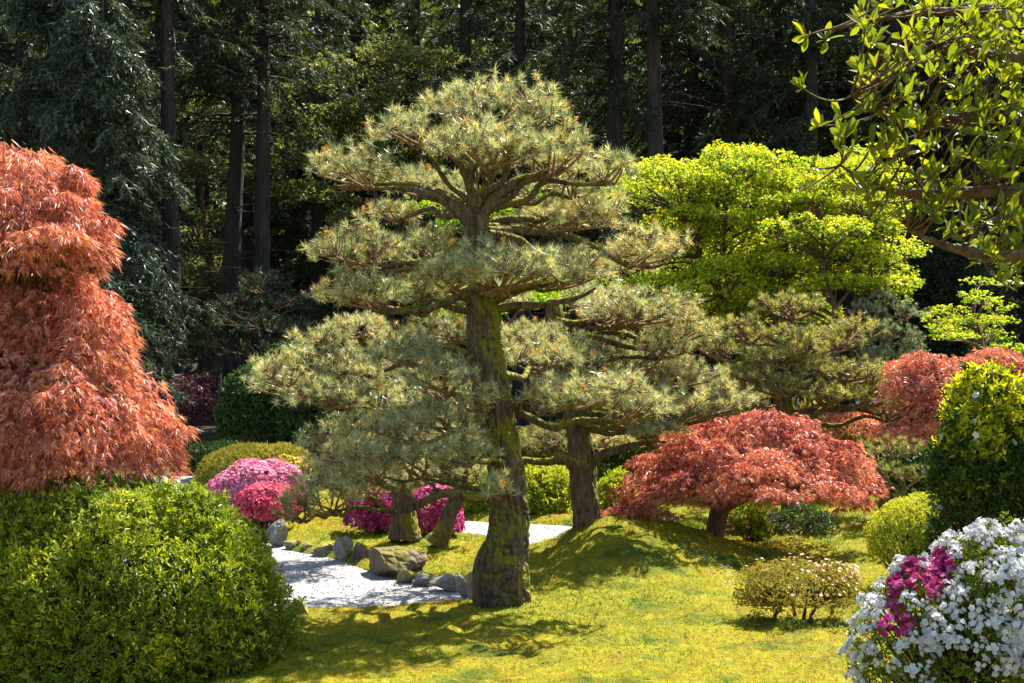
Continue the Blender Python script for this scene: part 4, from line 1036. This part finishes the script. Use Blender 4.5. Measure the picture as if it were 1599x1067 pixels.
for k, (px, py, w, h, mt, tl, lab) in enumerate([
    (434, 853, 32, 34, M_ROCK, .25, 'blue-grey leaning rock at the gravel edge near the deep pink azalea'),
    (417, 823, 26, 12, M_ROCK, 0, 'flat pale rock at the foot of the deep pink azalea'),
    (425, 834, 24, 14, M_ROCKBROWN, 0, 'tan rounded rock between flat pale rock and leaning grey rock'),
    (455, 858, 26, 14, M_ROCKMOSS, 0, 'small mossy rock beside the blue-grey leaning rock'),
    (481, 861, 22, 13, M_ROCK, 0, 'small grey rock between two mossy rocks at the gravel edge'),
    (506, 868, 36, 20, M_ROCKMOSS, 0, 'low mossy rock left of the upright grey boulder'),
    (538, 875, 32, 38, M_ROCK, .12, 'upright grey boulder at the gravel edge'),
    (564, 880, 32, 28, M_ROCKBROWN, 0, 'brownish rounded rock between upright boulder and long flat boulder'),
    (615, 902, 92, 42, M_ROCKBROWN, .1, 'long flat-topped brown boulder, the biggest on the gravel edge'),
    (637, 910, 36, 20, M_ROCKMOSS, 0, 'mossy rock at the foot of the long flat boulder'),
    (662, 915, 28, 18, M_ROCK, 0, 'small grey rock right of the mossy rock by the long boulder'),
    (697, 924, 48, 24, M_ROCK, 0, 'wide grey rock with sloping top near the biggest pine'),
    (722, 936, 22, 32, M_ROCK, -.3, 'narrow slanting rock beside the biggest pine trunk'),
    (740, 944, 26, 44, M_ROCK, .05, 'upright pointed rock touching the biggest pine trunk'),
    (466, 976, 40, 34, M_ROCKMOSS, 0, 'dark mossy rock between the large clipped azalea and the gravel'),
]): rock(lab, px, py, w, h, mt, 500 + k, tilt=tl, group=GRK)
o = rock('pale tan stone at the foot of the bare maple trunk', 1098, 866, 14, 20, M_ROCKBROWN, 530)
o.location.z = gz(o.location.x, o.location.y) - .02; del o['group']

# ------------------------------------------------------------------ moss and grass blades
def scatter_ground(n, x0, x1, y0, y1, rng):
    y = np.sqrt(rng.uniform(y0 ** 2, y1 ** 2, n)); x = rng.uniform(x0, x1, n) * y / 18.
    # more blades near the camera than far off
    return x, y
def moss():
    rng = RNG(600); n = 235000
    y = 10.6 + (24 - 10.6) * rng.uniform(0, 1, n) ** 1.35; x = (rng.uniform(-.38, .4, n)) * y
    z = terrain(x, y)
    p = np.stack([x, y, z], 1)
    sd = np.minimum(poly_sd(p[:, :2], GR1), poly_sd(p[:, :2], GR2))
    k = (sd > .02) & (z > .015); p = p[k]; n = len(p)
    q = p * [1, 1, 0]
    a = fbm(q * .9 + 20, 31); b = fbm(q * 5. + 3, 33)
    gp = P(830, 985, 13.4)      # a greener grassy patch at the foot of the biggest pine
    green = np.exp(-(((p[:, 0] - gp[0] - .15) / 1.0) ** 2 + ((p[:, 1] - gp[1]) / .95) ** 2)) * 1.15 + np.exp(-(((p[:, 0] - P(660, 820, 19)[0]) / 1.2) ** 2 + ((p[:, 1] - 19.) / .4) ** 2)) * .7
    t = np.clip(.54 + 1.9 * (a - .5) + 1.6 * (b - .5) + rng.normal(size=n) * .2 - .6 * green, 0, 1)
    L = (.02 + .034 * rng.uniform(0, 1, n) ** 2 + .03 * np.clip(.42 - t, 0, .4)) * (1 + .4 * (b - .5)) * (p[:, 1] / 14)
    d = norm(rng.normal(size=(n, 3)) * [.55, .55, .2] + [0, 0, .8])
    mb = MB(); needles(mb, p - [0, 0, .006], d, L, .006 * p[:, 1] / 13, t, rng)
    o = mb.build('moss', M_GRASS); tag(o, 'yellow-green moss and short grass covering the banks', 'moss', kind='stuff')
    # dark leafy ground cover at the foot of the low azalea
    m = 900; c = B(1240, 985, 13.3)
    x = c[0] + rng.normal(size=m) * .33; y = c[1] + .02 + rng.normal(size=m) * .16
    p = np.stack([x, y, terrain(x, y)], 1); ti = np.repeat(np.arange(m), 5); N = len(ti)
    mb = MB(); leaves(mb, p[ti], norm(rng.normal(size=(N, 3)) * [1, 1, .3] + [0, 0, .55]), norm(rng.normal(size=(N, 3)) * .4 + [0, 0, 1]), .03, .014, np.clip(.25 + .2 * rng.normal(size=N), 0, 1))
    o = mb.build('ground_cover', M_AZLEAF); tag(o, 'dark green creeping ground cover around the low round azalea', 'ground cover', kind='stuff')
    # fallen leaves, needles and petals
    m = 2600; y = 11.5 + 8.5 * rng.uniform(0, 1, m) ** 1.3; x = rng.uniform(-.2, .38, m) * y
    p = np.stack([x, y, np.maximum(terrain(x, y), .0) + .016], 1)
    mb = MB(); leaves(mb, p, norm(rng.normal(size=(m, 3)) * [1, 1, .25]), norm(rng.normal(size=(m, 3)) * .35 + [0, 0, 1]), rng.uniform(.015, .045, m), rng.uniform(.006, .018, m), rng.uniform(0, 1, m), .2)
    o = mb.build('leaf_litter', M_LITTER); tag(o, 'brown fallen leaves and needles strewn over the moss', 'leaf litter', kind='stuff')
    # tiny pale seed heads on the right flank of the mound
    m = 80; tq = rng.uniform(0, 1, m)
    A, Bq = P(1075, 862, 16.4), P(1165, 890, 15.2)
    x = A[0] + (Bq[0] - A[0]) * tq + rng.normal(size=m) * .08; y = A[1] + (Bq[1] - A[1]) * tq + rng.normal(size=m) * .25
    z = terrain(x, y); p = np.stack([x, y, z], 1); mb = MB()
    top = p + np.stack([rng.normal(size=m) * .01, rng.normal(size=m) * .01, rng.uniform(.02, .05, m)], 1)
    flowers(mb, top, np.repeat([[0, 0, 1.]], m, 0), .016, rng.uniform(0, 1, m), rng)
    tubes(mb, np.stack([p, (p + top) / 2, top], 1), np.full(m, .0015), np.full(m, .001), 2, 3)
    o = mb.build('wildflowers', M_WHITE); tag(o, 'tiny white flowers on the right flank of the mossy mound', 'flowers', kind='stuff')
    # loose pebbles
    m = 9000; y = 14. + 17 * rng.uniform(0, 1, m) ** 2; x = rng.uniform(-.3, .1, m) * y
    sd = np.minimum(poly_sd(np.stack([x, y], 1), GR1), poly_sd(np.stack([x, y], 1), GR2)); k = sd < .03
    x = x[k]; y = y[k]; m = len(x); r = rng.uniform(.004, .013, m)
    oc = np.array([[1, 0, 0], [-1, 0, 0], [0, 1, 0], [0, -1, 0], [0, 0, 1], [0, 0, -1]], float)
    tf = np.array([[0, 2, 4], [2, 1, 4], [1, 3, 4], [3, 0, 4], [2, 0, 5], [1, 2, 5], [3, 1, 5], [0, 3, 5]])
    v = np.stack([x, y, r * .4], 1)[:, None] + oc[None] * r[:, None, None] * rng.uniform(.7, 1.2, (m, 6, 1))
    mb = MB(); mb.add(v, t=(np.arange(m)[:, None, None] * 6 + tf[None]).reshape(-1, 3))
    o = mb.build('pebbles', M_GRAVEL); tag(o, 'loose pale pebbles lying on the gravel', 'pebbles', kind='stuff')
moss()

# ------------------------------------------------------------------ the wood behind
def conifer_meshes(seed, H, r0, Lmax, zlow, style='fir', nb=90):
    """trunk mesh, crown mesh, dead twig mesh"""
    rng = RNG(seed)
    mb = MB()
    limb(mb, [(0, 0, -.5), (0, 0, H * .25), (rng.normal() * .15, rng.normal() * .15, H * .6), (0, 0, H)], [r0 * 1.15, r0, r0 * .7, .03], 60, 16, r0 * .09, 3.5, seed)
    tm = mb.mesh('trunk'); tm.materials.append(M_CONIFERBARK)
    tw = MB(); fo = MB()
    z = zlow + (H - zlow) * rng.uniform(0, 1, nb) ** .85
    az = rng.uniform(0, 6.283, nb)
    L = Lmax * (1 - (z - zlow) / (H - zlow)) ** .6 * rng.uniform(.55, 1.1, nb) + .4
    out = np.stack([np.cos(az), np.sin(az), np.zeros(nb)], 1)
    A = np.stack([np.zeros(nb), np.zeros(nb), z], 1)
    dr = rng.uniform(.1, .5, nb)
    Bm = A + out * L[:, None] * .5 + np.stack([np.zeros(nb), np.zeros(nb), .1 * L], 1)
    E = A + out * L[:, None] - np.stack([np.zeros(nb), np.zeros(nb), dr * L], 1)
    tubes(tw, np.stack([A, Bm, E], 1), .018 + .008 * L, np.full(nb, .006), 7, 4)
    # bare dead limbs low on the trunk
    k = 34; z2 = rng.uniform(.8, zlow + 3, k); a2 = rng.uniform(0, 6.283, k); l2 = rng.uniform(.5, 3.2, k)
    A2 = np.stack([np.zeros(k), np.zeros(k), z2], 1); o2 = np.stack([np.cos(a2), np.sin(a2), rng.uniform(-.35, .1, k)], 1)
    tubes(tw, np.stack([A2, A2 + o2 * l2[:, None] * .5 + [0, 0, .12], A2 + o2 * l2[:, None]], 1), np.full(k, .02), np.full(k, .004), 5, 3)
    # sprays hanging from each limb
    per = 26 if style == 'fir' else 30
    ti = np.repeat(np.arange(nb), per); N = len(ti)
    t = rng.uniform(.15, 1, N)[:, None]
    p = (1 - t) ** 2 * A[ti] + 2 * t * (1 - t) * Bm[ti] + t * t * E[ti]
    side = np.cross(out[ti], [0, 0, 1.]) * rng.choice([-1, 1], N)[:, None]
    sd = norm(side * rng.uniform(.1, .9, N)[:, None] + out[ti] * .45 + np.array([0, 0, -1.]) * rng.uniform(.2, .9 if style == 'fir' else 1.5, N)[:, None])
    SL = (.35 if style == 'fir' else .5) * rng.uniform(.6, 1.3, N)
    p = p + sd * .02
    tint = np.clip(.45 + .25 * rng.normal(size=N), 0, 1)
    m = 16 if style == 'fir' else 18
    tj = np.repeat(np.arange(N), m); K = len(tj)
    u = rng.uniform(0, 1, K)
    q = p[tj] + sd[tj] * (u * SL[tj])[:, None]
    ll = norm(sd[tj] * .7 + rng.normal(size=(K, 3)) * .5 + [0, 0, -.15])
    needles(fo, q, ll, (.15 if style == 'fir' else .17) * rng.uniform(.6, 1.2, K), .03 if style == 'fir' else .034, np.clip(tint[tj] + rng.normal(size=K) * .1, 0, 1), rng)
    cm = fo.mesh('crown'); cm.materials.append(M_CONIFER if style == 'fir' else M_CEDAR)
    wm = tw.mesh('limbs'); wm.materials.append(M_CONIFERBARK)
    return tm, cm, wm
VAR = {}
def conifer(key, px, d, label, group=None, rot=0., scale=1., name='conifer_tree'):
    if key not in VAR:
        sd, H, r0, Lm, zl, st, nb = key; VAR[key] = conifer_meshes(sd, H, r0, Lm, zl, st, nb)
    x = (px - 799.5) * d / F; b = (x, d, gz(x, d))
    root = thing(name, b, label, 'conifer', group)
    root.rotation_euler = (0, 0, rot); root.scale = (scale,) * 3
    for nm, me in zip(('trunk', 'crown', 'limbs'), VAR[key]):
        o = link(nm, me, root)
        if nm == 'crown': o['kind'] = 'stuff'
    return root
KA = (801, 16.5, .22, 2.4, 9., 'fir', 90); KB = (802, 17., .24, 2.8, 8., 'fir', 90); KC = (803, 18., .26, 3.0, 3., 'fir', 150); KD = (804, 21., .3, 3.4, 2.5, 'fir', 170)
KE = (805, 10.5, .14, 2.0, 2.4, 'cedar', 115)
conifer(KA, 268, 34.5, 'straight grey trunk of a tall conifer rising behind the drooping cedar', rot=.3)
conifer(KB, 362, 38.5, 'tall conifer with mossy side limbs right of the drooping cedar', rot=2.1)
conifer(KA, 409, 37.0, 'tall conifer behind the dark blue-green shaded pine', rot=4.)
conifer(KB, 955, 38.5, 'tall dark conifer behind the lime-green maples, nearer the tallest pine', rot=1.2, scale=1.1)
conifer(KA, 1028, 37., 'tall dark conifer rising directly behind the wide lime-green maple', rot=5.2, scale=1.1)
conifer(KE, 160, 31.5, 'drooping cedar with silvery green sprays above the big orange-red maple', name='cedar_tree', rot=.5)
conifer(KE, 95, 33.5, 'second drooping cedar half hidden by the big orange-red maple', name='cedar_tree', rot=2.5, scale=1.15)
rng = RNG(77)
GW = 'conifers of the wood behind the garden'; LW = 'tall dark conifer among many in the shaded wood behind the garden'
fill = [(30, 40), (130, 42), (215, 46), (320, 47), (490, 46), (745, 44), (820, 41), (890, 44), (1090, 42), (1150, 40), (1210, 44), (1265, 39), (1330, 42), (1400, 40), (1470, 43), (1540, 40), (1600, 44),
        (0, 52), (90, 55), (180, 53), (260, 56), (380, 52), (450, 55), (560, 54), (650, 56), (770, 53), (860, 56), (940, 52), (1040, 55), (1130, 53), (1220, 56), (1310, 53), (1400, 55), (1500, 52), (1590, 55), (-80, 44), (-120, 36), (1700, 42), (1680, 36)]
for k, (px, d) in enumerate(fill):
    conifer([KC, KD, KC, KB][k % 4] if d < 50 else [KD, KC][k % 2], px + rng.normal() * 8, d + rng.normal() * .6, LW, GW, rng.uniform(0, 6.28), rng.uniform(.92, 1.08) * (1.0 if d < 48 else 1.15))
_r = RNG(9)
for k, (lab, bx, d, boxes) in enumerate([
    ('sunlit green broadleaf tree glimpsed between the dark conifers, left of the tallest pine', 600, 42., [(590, 130, 110, 80, 42, 20, 44, 18), (520, 250, 80, 80, 42, 14, 40, 18), (640, 240, 60, 60, 42, 8, 40, 18), (560, 380, 70, 60, 42, 8, 40, 18)]),
    ('sunlit green broadleaf tree behind the pair of mossy-limbed conifers', 330, 43., [(330, 250, 60, 90, 43, 12, 36, 18), (310, 420, 50, 80, 43, 12, 34, 18), (330, 530, 50, 60, 42, 9, 32, 16), (430, 200, 50, 120, 43, 12, 36, 18)])]):
    leafy_tree('broadleaf_tree', lab, (P(bx, 533, d)[0], d, gz(P(bx, 533, d)[0], d)), rand_pads(_r, boxes),
        [([P(bx, 533, d) * [1, 1, 0] + [0, 0, gz(P(bx, 533, d)[0], d) - .1], P(bx + 10, 500, d), P(bx - 15, 300, d), P(bx + 5, 120, d)], .16, .03), ([P(bx + 8, 480, d), P(bx + 30, 350, d), P(bx + 60, 180, d)], .08, .02), ([P(bx, 420, d), P(bx - 40, 330, d), P(bx - 70, 230, d)], .07, .02)],
        260 + k, M_WOODLIT, 90, .15, .07, (.5, .25), cat='tree', lobes=4, flat=.8)
for k, (px, py, hw, hh, d, lab, mt) in enumerate([
    (840, 725, 80, 56, 25.5, 'olive-green bush filling the gap between the two largest pine trunks', M_OLIVELEAF), (1000, 700, 90, 70, 26.5, 'green bush behind the pine on the mound', M_AZLEAF), (1130, 690, 90, 70, 26., 'green bush hidden behind the pink weeping maple', M_AZLEAF),
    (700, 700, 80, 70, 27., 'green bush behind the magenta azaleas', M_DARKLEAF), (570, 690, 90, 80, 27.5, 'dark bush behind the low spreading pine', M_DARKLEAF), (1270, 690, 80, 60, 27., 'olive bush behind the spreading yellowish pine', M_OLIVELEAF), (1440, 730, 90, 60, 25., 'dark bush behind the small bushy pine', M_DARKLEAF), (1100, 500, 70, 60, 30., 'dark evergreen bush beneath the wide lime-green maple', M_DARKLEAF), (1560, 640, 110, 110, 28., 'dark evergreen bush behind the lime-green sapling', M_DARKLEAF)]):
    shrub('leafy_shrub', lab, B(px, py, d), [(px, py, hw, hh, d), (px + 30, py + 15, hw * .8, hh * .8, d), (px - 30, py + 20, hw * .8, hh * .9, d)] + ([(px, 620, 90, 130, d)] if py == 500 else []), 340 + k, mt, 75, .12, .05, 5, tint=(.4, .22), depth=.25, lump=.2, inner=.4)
# the thick of the wood on the hillside
def far_wood():
    rng = RNG(650); n = 100000
    y = rng.uniform(58, 92, n); x = rng.uniform(-.5, .5, n) * y
    g = terrain(x, y); z = g + rng.uniform(0, 9, n) * (.35 + .9 * vnoise(np.stack([x, y, x * 0], 1) * .35, 71))
    p = np.stack([x, y, z], 1)
    k = vnoise(p * .55, 73) > .33; p = p[k]; n = len(p)
    d = norm(rng.normal(size=(n, 3)) + [0, 0, -.4])
    c = np.clip(.3 + .9 * (vnoise(p * .2, 75) - .5) + .15 * rng.normal(size=n), 0, 1)
    mb = MB(); leaves(mb, p, d, norm(rng.normal(size=(n, 3)) + [0, -.3, .8]), .85, .36, c)
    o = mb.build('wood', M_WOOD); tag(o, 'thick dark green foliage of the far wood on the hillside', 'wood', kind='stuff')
far_wood()
